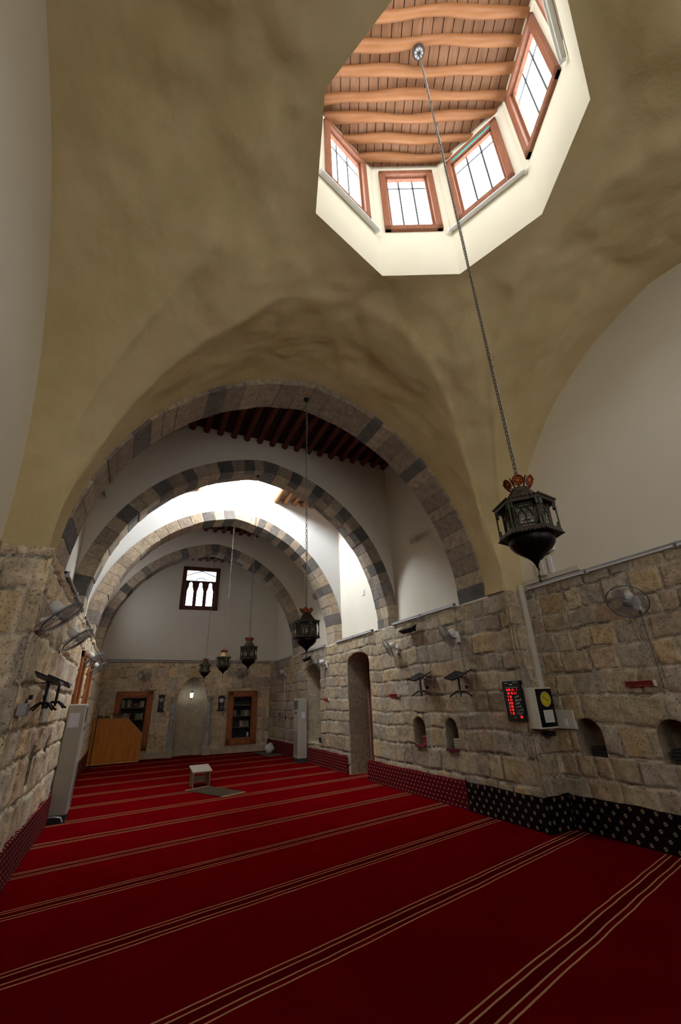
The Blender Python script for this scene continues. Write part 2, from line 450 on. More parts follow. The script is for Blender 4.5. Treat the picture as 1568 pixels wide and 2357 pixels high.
def stone_wall(name, P0, U, Nn, W, H, openings=(), cell=.03, seed=1, amp=.022, label='', z0=0.0, rough=1.0, h0=.25, h1=.40, mort=.02, mat='stone'):
    rg = np.random.default_rng(seed)
    nu = max(2, int(W / cell)); nz = max(2, int((H - z0) / cell))
    us = np.linspace(0, W, nu + 1); zs = np.linspace(z0, H, nz + 1)
    Ug, Zg = np.meshgrid(us, zs, indexing='ij')
    zw = Zg + .050 * fbm(Ug * 1.9, Zg * .8, seed + 5, 4); uw = Ug + .045 * fbm(Ug * 1.5, Zg * 4, seed + 9, 4)
    edges = [z0 - .05]
    while edges[-1] < H + .1: edges.append(edges[-1] + rg.uniform(h0, h1))
    edges = np.array(edges); ci = np.clip(np.searchsorted(edges, zw) - 1, 0, len(edges) - 2)
    dz = np.minimum(zw - edges[ci], edges[ci + 1] - zw)
    du = np.zeros_like(dz); off = np.zeros_like(dz); rgh = np.ones_like(dz); col = np.zeros((*dz.shape, 3))
    for k in range(len(edges) - 1):
        js = [-rg.uniform(.05, .4)]
        hh = edges[k + 1] - edges[k]
        while js[-1] < W + .1: js.append(js[-1] + rg.uniform(.75, 1.75) * hh)
        js = np.array(js); nb = len(js)
        bo = rg.uniform(-1, 1, nb) * amp * .45; br = rg.uniform(.35, 1.5, nb); bc = rg.integers(0, len(STONE_COLS), nb); bv = rg.uniform(.82, 1.14, nb)
        mk = ci == k
        ji = np.clip(np.searchsorted(js, uw[mk]) - 1, 0, nb - 2)
        du[mk] = np.minimum(uw[mk] - js[ji], js[ji + 1] - uw[mk])
        off[mk] = bo[ji]; rgh[mk] = br[ji]; col[mk] = np.array(STONE_COLS)[bc[ji]] * bv[ji][:, None]
    # rounded corners of the blocks
    e = np.minimum(du, dz); cr = .05
    inc = (du < cr) & (dz < cr); e = np.where(inc, np.minimum(e, cr - np.hypot(cr - du, cr - dz) + .006), e)
    t = np.clip((e - mort * .25) / (mort * 1.6), 0, 1); pf = t * t * (3 - 2 * t)
    n1 = fbm(Ug * 7, Zg * 7, seed + 31, 4); n2 = fbm(Ug * 2.3, Zg * 2.3, seed + 41, 3)
    disp = pf * (amp + off + rough * rgh * .016 * n1) + .008 * n2
    mortc = np.array([.50, .43, .33])
    col = col * (1 + .16 * n1[..., None]) * pf[..., None] + mortc * (1 - pf[..., None]) * (1 + .15 * n2[..., None])
    n3 = fbm(Ug * 2.7, Zg * 2.7, seed + 61, 3); ck = (np.abs(e - .012) < .008) & (n3 > .06 + .12 * (dz > du))
    col = col * np.where(ck, .5, 1.0)[..., None]; disp = disp - ck * .006
    P0 = np.array(P0, float); U = np.array(U, float); Nn = np.array(Nn, float)
    nv = (nu + 1) * (nz + 1)
    uu = Ug.ravel().copy(); zz = Zg.ravel().copy(); dd = disp.ravel().copy()
    idx = np.arange(nv).reshape(nu + 1, nz + 1)
    quads = np.stack([idx[:-1, :-1], idx[1:, :-1], idx[1:, 1:], idx[:-1, 1:]], -1).reshape(-1, 4)
    cu = uu[quads].mean(1); cz = zz[quads].mean(1); keep = np.ones(len(quads), bool)
    for op in openings:
        pg = np.array(op['poly']); ins = np.zeros(len(quads), bool); n = len(pg)
        for i in range(n):
            x1, y1 = pg[i]; x2, y2 = pg[(i + 1) % n]
            cond = (y1 > cz) != (y2 > cz)
            with np.errstate(divide='ignore', invalid='ignore'):
                ins ^= cond & (cu < (x2 - x1) * (cz - y1) / (y2 - y1 + 1e-12) + x1)
        rem = ins & keep; keep &= ~ins
        vr = np.zeros(nv, bool); vr[quads[rem].ravel()] = True
        vk = np.zeros(nv, bool); vk[quads[keep].ravel()] = True
        bd = np.where(vr & vk)[0]
        px, pz = uu[bd], zz[bd]; best = np.full(len(bd), 1e9); bx = px.copy(); bz = pz.copy()
        for i in range(n):
            a = pg[i]; b2 = pg[(i + 1) % n]; d = b2 - a; L2 = d @ d
            tt = np.clip(((px - a[0]) * d[0] + (pz - a[1]) * d[1]) / L2, 0, 1)
            qx, qz = a[0] + tt * d[0], a[1] + tt * d[1]; ds = np.hypot(px - qx, pz - qz)
            k = ds < best; best[k] = ds[k]; bx[k] = qx[k]; bz[k] = qz[k]
        uu[bd] = bx; zz[bd] = bz; dd[bd] = .006
    quads = quads[keep]
    V = P0 + uu[:, None] * U + zz[:, None] * np.array([0, 0, 1.0]) + dd[:, None] * Nn
    V = V.tolist(); cols = col.reshape(-1, 3).tolist(); faces = quads.tolist(); mi = [0] * len(faces)
    base = P0
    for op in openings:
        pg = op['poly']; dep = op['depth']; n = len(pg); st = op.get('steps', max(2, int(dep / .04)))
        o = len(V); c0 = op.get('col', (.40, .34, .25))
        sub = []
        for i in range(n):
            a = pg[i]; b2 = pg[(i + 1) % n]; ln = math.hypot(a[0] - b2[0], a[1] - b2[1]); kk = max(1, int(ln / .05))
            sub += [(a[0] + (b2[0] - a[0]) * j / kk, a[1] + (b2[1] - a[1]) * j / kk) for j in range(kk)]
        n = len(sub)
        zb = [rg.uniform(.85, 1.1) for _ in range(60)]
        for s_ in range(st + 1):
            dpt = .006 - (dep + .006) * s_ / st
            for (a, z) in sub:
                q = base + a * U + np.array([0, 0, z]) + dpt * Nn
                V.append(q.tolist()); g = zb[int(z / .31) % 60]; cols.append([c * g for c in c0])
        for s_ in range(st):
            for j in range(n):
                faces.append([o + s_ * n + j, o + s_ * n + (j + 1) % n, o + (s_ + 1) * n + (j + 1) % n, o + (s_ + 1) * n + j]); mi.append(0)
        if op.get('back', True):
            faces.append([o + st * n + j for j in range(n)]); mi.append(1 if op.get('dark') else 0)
    me = bpy.data.meshes.new(name); me.from_pydata(V, [], faces)
    me.materials.append(M[mat]); me.materials.append(M['door_wood'])
    me.polygons.foreach_set('material_index', mi); me.polygons.foreach_set('use_smooth', [True] * len(faces))
    at = me.color_attributes.new('tint', 'FLOAT_COLOR', 'POINT')
    at.data.foreach_set('color', np.array([[*c, 1.0] for c in cols]).ravel())
    me.update()
    o = bpy.data.objects.new(name, me); COL.objects.link(o)
    return tag(o, label or name.replace('_', ' '), 'wall', kind='structure')

def arch_poly(u0, u1, z0, zs, zt, n=10, pointed=False):
    c = (u0 + u1) / 2; a = (u1 - u0) / 2
    pts = [(u0, z0), (u1, z0)]
    for i in range(n * 2 + 1):
        th = PI * i / (2 * n)
        x = a * math.cos(th); h = math.sin(th)
        if pointed: h = (1 - (abs(x) / a) ** 2.0) ** .66 if abs(x) < a else 0
        pts.append((c + x, zs + (zt - zs) * h))
    return pts

XR, XL, XRN, XLN = 5.5, -.98, 6.0, -1.42        # faces of the stone walls: far bays and the wider near bay
XPR, XPL = 5.75, -1.20                          # plastered upper walls of the far bays
CX, CY = 2.27, 1.87
YP = 5.2                                        # near face of the corner piers
YB = -1.9                                       # wall behind the camera
BACKX = 19.5
# arches: near face, far face
ARCHES = [(5.65, 6.36), (8.95, 9.50), (12.15, 12.78), (15.46, 16.10)]
# end wall plane, slightly out of square
ENDS = -.073
def endw(x, z, d=0.0):
    return Vector((x, 19.41 + ENDS * x - d, z))
END_ROT = math.atan(ENDS)

# ------------------------------------------------------------------ floor
mb = MB(); mb.box((2.3, 8.8, -.1), (8.6, 22.0, .2)); struct('floor', mb, M['carpet'], 'red striped carpet floor')

# ------------------------------------------------------------------ stone walls
ur = lambda y: 19.5 - y
ops = [
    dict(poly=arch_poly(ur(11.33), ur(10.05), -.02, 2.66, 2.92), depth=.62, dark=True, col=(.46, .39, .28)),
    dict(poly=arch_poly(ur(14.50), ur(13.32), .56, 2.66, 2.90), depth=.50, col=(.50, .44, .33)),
    dict(poly=arch_poly(ur(8.27), ur(7.87), .88, 1.20, 1.38), depth=.30),
    dict(poly=arch_poly(ur(7.23), ur(6.87), .88, 1.20, 1.38), depth=.30),
    dict(poly=arch_poly(ur(17.72), ur(17.45), .86, 1.2, 1.38), depth=.25),
    dict(poly=arch_poly(ur(16.95), ur(16.68), .86, 1.15, 1.30), depth=.25),
]
stone_wall('wall_right', (XR, 19.5, 0), (0, -1, 0), (-1, 0, 0), 19.5 - YP + .045, 3.33, ops, .019, 3, .02, 'rough stone block wall along the right side')
un = lambda y: YP - y
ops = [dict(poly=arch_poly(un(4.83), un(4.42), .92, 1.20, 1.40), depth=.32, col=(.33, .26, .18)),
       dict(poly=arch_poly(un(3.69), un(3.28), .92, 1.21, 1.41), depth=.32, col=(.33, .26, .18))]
stone_wall('wall_right_near', (XRN, YP, 0), (0, -1, 0), (-1, 0, 0), 3.4, 3.36, ops, .016, 8, .02, 'stone block wall of the near bay on the right', mat='stone_near')
stone_wall('wall_right_rear', (XRN, YP - 3.4, 0), (0, -1, 0), (-1, 0, 0), 3.8, 3.36, (), .08, 9, .02)
stone_wall('wall_right_pier', (XR - .04, YP, 0), (1, 0, 0), (0, -1, 0), XRN - XR + .04, 3.35, (), .017, 12, .018, 'end face of the right stone pier', mat='stone_near')
ul = lambda y: y - YP + .045
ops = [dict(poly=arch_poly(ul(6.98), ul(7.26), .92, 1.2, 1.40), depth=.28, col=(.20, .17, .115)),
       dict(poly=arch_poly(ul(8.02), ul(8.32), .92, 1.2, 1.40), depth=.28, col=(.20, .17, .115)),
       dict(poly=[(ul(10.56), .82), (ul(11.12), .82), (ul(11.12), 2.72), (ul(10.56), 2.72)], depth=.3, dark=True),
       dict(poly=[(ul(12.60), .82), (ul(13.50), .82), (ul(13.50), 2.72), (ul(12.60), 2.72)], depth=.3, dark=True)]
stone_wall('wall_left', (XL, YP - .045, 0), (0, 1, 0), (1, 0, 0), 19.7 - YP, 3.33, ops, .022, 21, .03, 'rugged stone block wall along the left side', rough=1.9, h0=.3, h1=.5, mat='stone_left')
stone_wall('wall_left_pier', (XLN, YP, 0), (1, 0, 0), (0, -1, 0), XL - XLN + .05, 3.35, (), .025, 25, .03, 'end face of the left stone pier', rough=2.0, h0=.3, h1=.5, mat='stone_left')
stone_wall('wall_left_near', (XLN, YB, 0), (0, 1, 0), (1, 0, 0), YP - YB, 3.36, (), .07, 27, .025)
# end wall with the two cupboards and the prayer niche
ew_len = 7.2; EX0 = -1.25
ue = lambda x: (x - EX0) / math.cos(END_ROT)
MI = (1.83, 2.93)
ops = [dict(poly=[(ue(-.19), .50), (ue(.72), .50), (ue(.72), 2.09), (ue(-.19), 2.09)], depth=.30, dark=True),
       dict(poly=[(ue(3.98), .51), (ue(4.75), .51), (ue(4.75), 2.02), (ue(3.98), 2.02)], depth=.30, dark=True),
       dict(poly=arch_poly(ue(MI[0]), ue(MI[1]), -.02, 2.06, 2.80, 14, True), depth=.02, back=False, steps=1)]
p0 = endw(EX0, 0)
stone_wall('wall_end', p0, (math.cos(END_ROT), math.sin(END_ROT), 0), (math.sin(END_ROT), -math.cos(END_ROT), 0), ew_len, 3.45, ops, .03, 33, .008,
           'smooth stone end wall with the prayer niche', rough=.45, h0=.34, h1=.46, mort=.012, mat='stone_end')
# concave lining of the prayer niche
mb = MB(); pts = arch_poly(MI[0], MI[1], 0, 2.06, 2.80, 14, True)[1:]
cxm = (MI[0] + MI[1]) / 2; a0 = (MI[1] - MI[0]) / 2; rows = [(0.0, a0), (1.0, a0), (2.06, a0)]
for i in range(1, 15):
    x = a0 * math.cos(PI / 2 * i / 14); h = max(0, 1 - (x / a0) ** 2.0) ** .66; rows.append((2.06 + .74 * h, max(x, .004)))
nn = 20; vs = []
for z, rr in rows:
    for j in range(nn + 1):
        th = PI * j / nn; x = cxm - rr * math.cos(th); p = endw(x, z, -rr * .85 * math.sin(th)); vs.append(p)
mb.add(vs, [(i * (nn + 1) + j, i * (nn + 1) + j + 1, (i + 1) * (nn + 1) + j + 1, (i + 1) * (nn + 1) + j) for i in range(len(rows) - 1) for j in range(nn)], 0, True)
M['niche'] = simple('niche_stone', (.50, .43, .31), .85, 0, .16, 5, .5, 14)
struct('wall_niche', mb, M['niche'], 'curved lining of the prayer niche', fix=False)

# ------------------------------------------------------------------ plastered walls
mb = MB(); mb.box((XRN + .05, (YB + YP) / 2, 5.4), (.1, YP - YB + 1.0, 4.1)); struct('wall_right_lunette', mb, M['lunette'], 'cream plaster lunette above the right stone wall')
mb = MB(); mb.box((XLN - .05, (YB + YP) / 2, 5.4), (.1, YP - YB + 1.0, 4.1)); struct('wall_left_lunette', mb, M['lunette'], 'plaster lunette at the left edge')
mb = MB(); mb.box((CX, YB - .05, 3.7), (8.0, .1, 7.6)); struct('wall_rear', mb, M['lunette'], 'wall behind the viewer')
mb = MB(); mb.box((XPR + .05, 12.6, 5.9), (.1, 14.0, 5.2)); mb.box((XPR - .13, 12.6, 3.32), (.26, 14.0, .03))
struct('wall_right_upper', mb, M['bay'], 'plastered upper wall on the right')
mb = MB(); mb.box((XPL - .05, 12.6, 5.9), (.1, 14.2, 5.2)); mb.box((XPL + .11, 12.6, 3.32), (.22, 14.0, .03))
struct('wall_left_upper', mb, M['bay'], 'plastered upper wall on the left')
# upper end wall with window opening
WX0, WX1, WZ0, WZ1 = 1.50, 3.02, 5.52, 7.42
mb = MB()
def eq(x0, x1, z0, z1, d=0.0): mb.add([endw(x0, z0, d), endw(x1, z0, d), endw(x1, z1, d), endw(x0, z1, d)], [(0, 1, 2, 3)])
eq(-1.3, WX0, 3.45, 8.1); eq(WX1, 5.9, 3.45, 8.1); eq(WX0, WX1, 3.45, WZ0); eq(WX0, WX1, WZ1, 8.1)
for (xa, za, xb, zb) in ((WX0, WZ0, WX1, WZ0), (WX1, WZ0, WX1, WZ1), (WX1, WZ1, WX0, WZ1), (WX0, WZ1, WX0, WZ0)):
    mb.add([endw(xa, za), endw(xb, zb), endw(xb, zb, -.2), endw(xa, za, -.2)], [(0, 1, 2, 3)])
struct('wall_end_upper', mb, M['bay'], 'plastered upper end wall around the window', fix=False)

# stone piers' tops and solid masses between near bay and arch one (plaster jambs beside the first arch)
mb = MB()
mb.box(((XR + XRN) / 2 + .02, (YP + 5.65) / 2 + .36, 3.40), (XRN - XR + .02, 1.15, .09)); 
mb.box(((XL + XLN) / 2 - .02, (YP + 5.65) / 2 + .36, 3.40), (XL - XLN + .02, 1.15, .09))
struct('trim_1', mb, M['vault'], 'plaster caps on the piers')

# ------------------------------------------------------------------ arches and the walls above them
def arch_band(i, y0, y1, a, r, thick, seed, pdark, label, a_out=None):
    rg = random.Random(seed)
    pts = arch_pts(a, r, 60)
    pts = [(a, SPR - .03)] + pts + [(-a, SPR - .03)]
    # resample with voussoir joints
    L = [0]
    for p, q in zip(pts, pts[1:]): L.append(L[-1] + math.hypot(p[0] - q[0], p[1] - q[1]))
    tot = L[-1]; half = tot / 2
    def at(s):
        s = min(max(s, 0), tot)
        for k in range(len(L) - 1):
            if s <= L[k + 1] + 1e-9:
                t = (s - L[k]) / max(L[k + 1] - L[k], 1e-9); return (pts[k][0] + (pts[k + 1][0] - pts[k][0]) * t, pts[k][1] + (pts[k + 1][1] - pts[k][1]) * t)
        return pts[-1]
    def nrm(s):
        p = at(s - .02); q = at(s + .02); d = Vector((q[0] - p[0], q[1] - p[1])).normalized(); return (d.y, -d.x)   # outwards
    joints = [0.0]; last = 0
    while joints[-1] < tot - .12: joints.append(joints[-1] + rg.uniform(.20, .36))
    joints[-1] = tot
    V = []; Fc = []; cols = []; dark = False
    for k in range(len(joints) - 1):
        s0, s1 = joints[k], joints[k + 1]
        dark = (rg.random() < (pdark * 1.5 if not dark else pdark * .15))
        c1 = rg.choice([(.19, .175, .165), (.24, .21, .19), (.15, .14, .13)]) if dark else rg.choice([(.52, .42, .31), (.46, .37, .275), (.41, .335, .265), (.55, .45, .33), (.36, .29, .23)])
        split = rg.uniform(.35, .65) if not (i == 0) else 2
        c2 = c1 if rg.random() < .35 else rg.choice([(.46, .38, .28), (.40, .33, .26), (.43, .35, .27), (.22, .20, .18), (.27, .245, .215)])
        jit = rg.uniform(-.008, .008)
        N_ = 6; cross = []
        ss = [s0, s0 + .006, s0 + .014] + [s0 + .014 + (s1 - s0 - .028) * q / 3 for q in (1, 2)] + [s1 - .014, s1 - .006, s1]
        ny = 9
        for q, s in enumerate(ss):
            ed = -.012 if q in (0, len(ss) - 1) else (-.004 if q in (1, len(ss) - 2) else 0)
            p = at(s); nx, nz_ = nrm(s)
            row = []
            def pt(rad, y, extra=0.0):
                wob = .006 * math.sin(s * 7 + y * 3) + jit
                rr = rad - (wob if rad < thick * .5 else 0)
                return (CX + p[0] + nx * (rr), y, p[1] + nz_ * (rr))
            cross_row = [pt(thick, y0 - ed), pt(thick * .5, y0 - ed), pt(-ed + .012, y0 - ed)]
            for j in range(ny): cross_row.append(pt(-ed, y0 + .012 + (y1 - y0 - .024) * j / (ny - 1)))
            cross_row += [pt(-ed + .012, y1 + ed), pt(thick, y1 + ed)]
            cross.append(cross_row)
        o = len(V); m_ = len(cross[0])
        for row in cross: V += row
        for q in range(len(cross) - 1):
            for j in range(m_ - 1):
                Fc.append((o + q * m_ + j, o + q * m_ + j + 1, o + (q + 1) * m_ + j + 1, o + (q + 1) * m_ + j))
                mort = q in (0, len(cross) - 2)
                cc = (.40, .35, .28) if mort else (c1 if j < 2 + ny * split else c2)
                cols.append(cc)
        for row_i in (0, len(cross) - 1):
            Fc.append(tuple(o + row_i * m_ + j for j in range(m_))); cols.append((.4, .34, .26))
    me = bpy.data.meshes.new('arch_%d' % i); me.from_pydata(V, [], Fc); me.materials.append(M['stone'])
    at_ = me.color_attributes.new('tint', 'FLOAT_COLOR', 'CORNER'); arr = []
    for f, c in zip(Fc, cols): arr += [*c, 1.0] * len(f)
    at_.data.foreach_set('color', arr)
    bm = bmesh.new(); bm.from_mesh(me); bmesh.ops.recalc_face_normals(bm, faces=bm.faces[:]); bm.to_mesh(me); bm.free()
    o = bpy.data.objects.new('trim_%d' % (i + 2), me); COL.objects.link(o)
    tag(o, label, 'arch', kind='structure')
    o.location = (0, 0, 0)
    return o

ARCH_LAB = ['nearest and largest stone arch, its underside edged by the cream vault',
            'second stone arch from the viewer, dark face in front of the bright skylit bay',
            'third stone arch from the viewer, brightly lit pale face below the skylight well',
            'farthest stone arch, in front of the end wall window']
for i, (y0, y1) in enumerate(ARCHES):
    arch_band(i, y0, y1, 3.23, 3.6, .30, 50 + i, (.16, .38, .26, .36)[i], ARCH_LAB[i])

def tympanum(name, y0, y1, a, r, ztop, mat, label, sides=(XPL - .02, XPR + .02), front=True, back=True):
    mb = MB(); pts = arch_pts(a, r, 40)            # right to left
    xs = [(CX + x, z) for x, z in pts]
    for y, on in ((y0, front), (y1, back)):
        if not on: continue
        for (xa, za), (xb, zb) in zip(xs, xs[1:]):
            mb.add([(xa, y, za), (xa, y, ztop), (xb, y, ztop), (xb, y, zb)], [(0, 1, 2, 3)])
        mb.add([(xs[0][0], y, SPR - .02), (sides[1], y, SPR - .02), (sides[1], y, ztop), (xs[0][0], y, ztop)], [(0, 1, 2, 3)])
        mb.add([(xs[-1][0], y, SPR - .02), (sides[0], y, SPR - .02), (sides[0], y, ztop), (xs[-1][0], y, ztop)], [(0, 1, 2, 3)])
    return struct(name, mb, mat, label, fix=False)
CE = 7.85
tympanum('wall_arch_1', 5.72, 6.345, 3.38, 3.75, CE + .1, M['bay'], 'plaster wall above the nearest arch')
tympanum('wall_arch_2', 8.965, 9.485, 3.38, 3.75, CE + 2.2, M['bay'], 'grey plaster wall above the second arch')
tympanum('wall_arch_3', 12.165, 12.765, 3.38, 3.75, CE + 2.2, M['white'], 'white plaster wall above the third arch')
tympanum('wall_arch_4', 15.475, 16.085, 3.38, 3.75, CE + .2, M['bay'], 'plaster wall above the farthest arch')

# ------------------------------------------------------------------ near vault
A1, RZ1, A2, RZ2 = 3.26, 3.71, 3.33, 3.76
def prof(t, a, r):
    c = (r * r - a * a) / (2 * a); Rr = a + c; t = np.abs(t)
    return np.where(t < a, SPR + np.sqrt(np.maximum(Rr * Rr - (t + c) ** 2, 0)), SPR)
DZ = np.array([3.35, 4.44, 4.8, 5.12, 5.53, 5.9, 6.3, 6.6, 6.85, 7.0, 7.08])
DD = np.array([6.60, 6.48, 6.27, 6.00, 5.56, 5.04, 4.28, 3.55, 2.85, 2.35, 1.95])
def axis(a, lo, hi, n=150):
    th = np.linspace(-PI / 2, PI / 2, n + 1); v = a * np.sin(th)
    ex = np.linspace(a, hi, 10)[1:]; ew = np.linspace(lo, -a, 10)[:-1]
    return np.concatenate([ew, v, ex])
xs = axis(A1, XLN - CX - .02, XRN - CX + .02); ysv = axis(A2, YB - CY - .02, 5.73 - CY)
Xg, Yg = np.meshgrid(xs, ysv, indexing='ij')
z1 = prof(Xg, A1, RZ1); z2 = prof(Yg, A2, RZ2); d = np.abs(Xg) + np.abs(Yg)
z3 = np.interp(d, DD[::-1], DZ[::-1])
Zv = np.maximum(np.maximum(z1, z2), z3)
Zv = Zv + .038 * np.clip((z3 - np.maximum(z1, z2)) / .02, 0, 1) * np.clip((Zv - 3.9) / .8, 0, 1)
OCT = np.array([(.887, 1.845), (1.223, 2.925), (2.374, 3.32), (3.353, 2.864), (3.76, 1.824), (3.31, .836), (2.27, .35), (1.29, .81)])
OC = np.array([2.32, 1.84]); ZO = 7.10
# distance measure from the octagonal opening
ro = np.hypot(Xg + CX - OC[0], Yg + CY - OC[1]) / 1.43
k = np.clip((ro - 1.0) / .32, 0, 1); k = k * k * (3 - 2 * k); Zv = Zv * k + ZO * (1 - k)
lump = fbm(Xg * 1.7 + 9, Yg * 1.7 + 4, 77, 4) * .13 + fbm(Xg * .6, Yg * .6, 91, 2) * .05
edge = np.clip((Zv - 4.2) / 2.2, 0, 1) * np.clip((ro - 1.03) * 5, 0, 1)
edge *= np.clip((3.86 - np.abs(Yg)) * 3, 0, 1) * np.clip((XRN - CX - np.abs(Xg)) * 3, .15, 1)
Zv = Zv + lump * edge
nxv, nyv = Xg.shape
idx = np.arange(nxv * nyv).reshape(nxv, nyv)
q = np.stack([idx[:-1, :-1], idx[1:, :-1], idx[1:, 1:], idx[:-1, 1:]], -1).reshape(-1, 4)
xc = (Xg.ravel())[q].mean(1); yc = (Yg.ravel())[q].mean(1)
q = q[~((np.abs(xc) > A1) & (np.abs(yc) > A2))]
V = np.stack([Xg.ravel() + CX, Yg.ravel() + CY, Zv.ravel()], -1)
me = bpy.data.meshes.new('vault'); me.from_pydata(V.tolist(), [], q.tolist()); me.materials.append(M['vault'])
bm = bmesh.new(); bm.from_mesh(me)
for i in range(8):
    a = Vector((*OCT[i], 0)); b2 = Vector((*OCT[(i + 1) % 8], 0)); dr = (b2 - a).normalized(); nr = Vector((dr.y, -dr.x, 0))
    geo = [f for f in bm.faces if (f.calc_center_median().xy - Vector(OC)).length < 2.0]
    ge = set(); gv = set()
    for f in geo:
        for e2 in f.edges: ge.add(e2)
        for v2 in f.verts: gv.add(v2)
    bmesh.ops.bisect_plane(bm, geom=geo + list(ge) + list(gv), plane_co=a, plane_no=nr)
def in_oct(p, s=0.0):
    for i in range(8):
        a = OCT[i]; b2 = OCT[(i + 1) % 8]; dr = b2 - a; nr = np.array([dr[1], -dr[0]]) / np.linalg.norm(dr)
        s1 = (p[0] - a[0]) * nr[0] + (p[1] - a[1]) * nr[1]; s0 = (OC[0] - a[0]) * nr[0] + (OC[1] - a[1]) * nr[1]
        if s1 * np.sign(s0) < s: return False
    return True
bmesh.ops.delete(bm, geom=[f for f in bm.faces if in_oct(f.calc_center_median(), 1e-5)], context='FACES')
for v2 in bm.verts:
    p = v2.co
    if (p.xy - Vector(OC)).length < 1.5 and in_oct(p, -1e-4): p.z = ZO
for f in bm.faces:
    f.smooth = True
    if f.normal.z > 0: f.normal_flip()
bm.to_mesh(me); bm.free()
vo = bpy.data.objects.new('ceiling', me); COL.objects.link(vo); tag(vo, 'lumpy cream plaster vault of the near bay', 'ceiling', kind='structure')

# ------------------------------------------------------------------ window builder (local: x right, -y towards the room, z up, origin bottom centre of opening)
def window_unit(n, loc, rot, w_, h_, frame_w, pane_mat, frame_mat, label, bars='grid', depth=.10):
    o = bpy.data.objects.new('window_%d' % n, None); COL.objects.link(o); o.location = loc; o.rotation_euler = (0, 0, rot)
    tag(o, label, 'window', kind='structure')
    fr = MB(); fw = frame_w
    for (cx_, cz_, dx, dz_) in ((0, fw / 2, w_, fw), (0, h_ - fw / 2, w_, fw), (-w_ / 2 + fw / 2, h_ / 2, fw, h_), (w_ / 2 - fw / 2, h_ / 2, fw, h_)):
        fr.box((cx_, -.015, cz_), (dx, .07, dz_), bev=.008)
    iw, ih = w_ - 2 * fw, h_ - 2 * fw
    for (cx_, cz_, dx, dz_) in ((0, fw + .018, iw, .036), (0, h_ - fw - .018, iw, .036), (-iw / 2 + .018, h_ / 2, .036, ih), (iw / 2 - .018, h_ / 2, .036, ih)):
        fr.box((cx_, .035, cz_), (dx, .05, dz_))
    fr.build('window_frame', frame_mat, o)
    p = MB(); p.box((0, depth, h_ / 2), (w_ - .05, .008, h_ + .02)); p.build('pane', pane_mat, o)
    if bars == 'grid':
        b_ = MB()
        for t in (-iw / 6, iw / 6): b_.box((t, depth - .02, h_ / 2), (.024, .016, ih))
        for t in (.14, .86): b_.box((0, depth - .02, fw + ih * t), (iw, .016, .022))
        b_.build('glazing_bars', M['bar'], o)
    return o

# ------------------------------------------------------------------ octagonal skylight shaft
ZT = 9.70; shaft = MB(); WN = 1
WZ = (8.03, 9.50)
battens = []
for i in range(8):
    a = Vector((*OCT[i], 0)); b2 = Vector((*OCT[(i + 1) % 8], 0)); L_ = (b2 - a).length; dr = (b2 - a) / L_
    nr = Vector((dr.y, -dr.x, 0))
    if (Vector((*OC, 0)) - a).dot(nr) < 0: nr = -nr              # towards the room
    ww = .80; u0 = (L_ - ww) / 2; u1 = (L_ + ww) / 2
    P = lambda u, z, dd=0.0, a=a, dr=dr, nr=nr: a + dr * u + Vector((0, 0, z)) - nr * dd
    for (ua, ub, za, zb) in ((0, u0, ZO, ZT + .15), (u1, L_, ZO, ZT + .15), (u0, u1, ZO, WZ[0]), (u0, u1, WZ[1], ZT + .15)):
        shaft.add([P(ua, za), P(ub, za), P(ub, zb), P(ua, zb)], [(0, 1, 2, 3)])
    for (ua, za, ub, zb) in ((u0, WZ[0], u1, WZ[0]), (u1, WZ[0], u1, WZ[1]), (u1, WZ[1], u0, WZ[1]), (u0, WZ[1], u0, WZ[0])):
        shaft.add([P(ua, za), P(ub, zb), P(ub, zb, .16), P(ua, za, .16)], [(0, 1, 2, 3)])
    # local frame for window: -y = nr
    rot = math.atan2(-nr.y, -nr.x) - PI / 2
    lab = ['skylight window on the hidden left side', 'leftmost slanting window of the octagonal skylight', 'upright middle window of the octagonal skylight',
           'window right of the chain with a green strip at its top', 'steepest window at the upper right of the skylight', 'skylight window beyond the frame top right',
           'skylight window over the viewer', 'skylight window over the viewer on the left'][i]
    wn = window_unit(WN, P(L_ / 2, WZ[0]), rot, ww + .06, WZ[1] - WZ[0], .095, M['pane'], M['win_wood'], lab); WN += 1
    if i == 3:
        g = MB(); g.box((.02, -.052, 1.36), (.62, .008, .028)); M['green'] = simple('green_tape', (.02, .30, .26), .5)
        tag(g.build('masking_tape', M['green'], wn), 'turquoise green tape strip')
    battens.append((P, L_, rot, nr))
struct('wall_skylight', shaft, M['shaft'], 'cream walls of the octagonal skylight shaft', fix=False)

# timber ceiling of the octagonal skylight
ANG = math.atan2(OCT[3][1] - OCT[2][1], OCT[3][0] - OCT[2][0])
bd = MB(); e_ = Vector((math.cos(ANG), math.sin(ANG))); n_ = Vector((-e_.y, e_.x)); nb = 24; bw = 3.2 / nb
for i in range(nb):
    u = -1.6 + bw * (i + .5)
    bd.box((u, 0, ZT + .012 + random.uniform(0, .006)), (bw - .012, 3.2, .02))
bd.box((0, 0, ZT + .05), (3.4, 3.4, .04))
bo = struct('ceiling_skylight', bd, M['board_lit'], 'orange brown board ceiling of the octagonal skylight'); bo.location = (OC[0], OC[1], 0); bo.rotation_euler = (0, 0, ANG)
ordn = ['first', 'second', 'third', 'fourth', 'fifth', 'sixth', 'seventh', 'eighth', 'ninth', 'tenth']
pole_v = [1.215, .967, .70, .466, .194, -.072, -.332, -.60, -.87, -1.14]
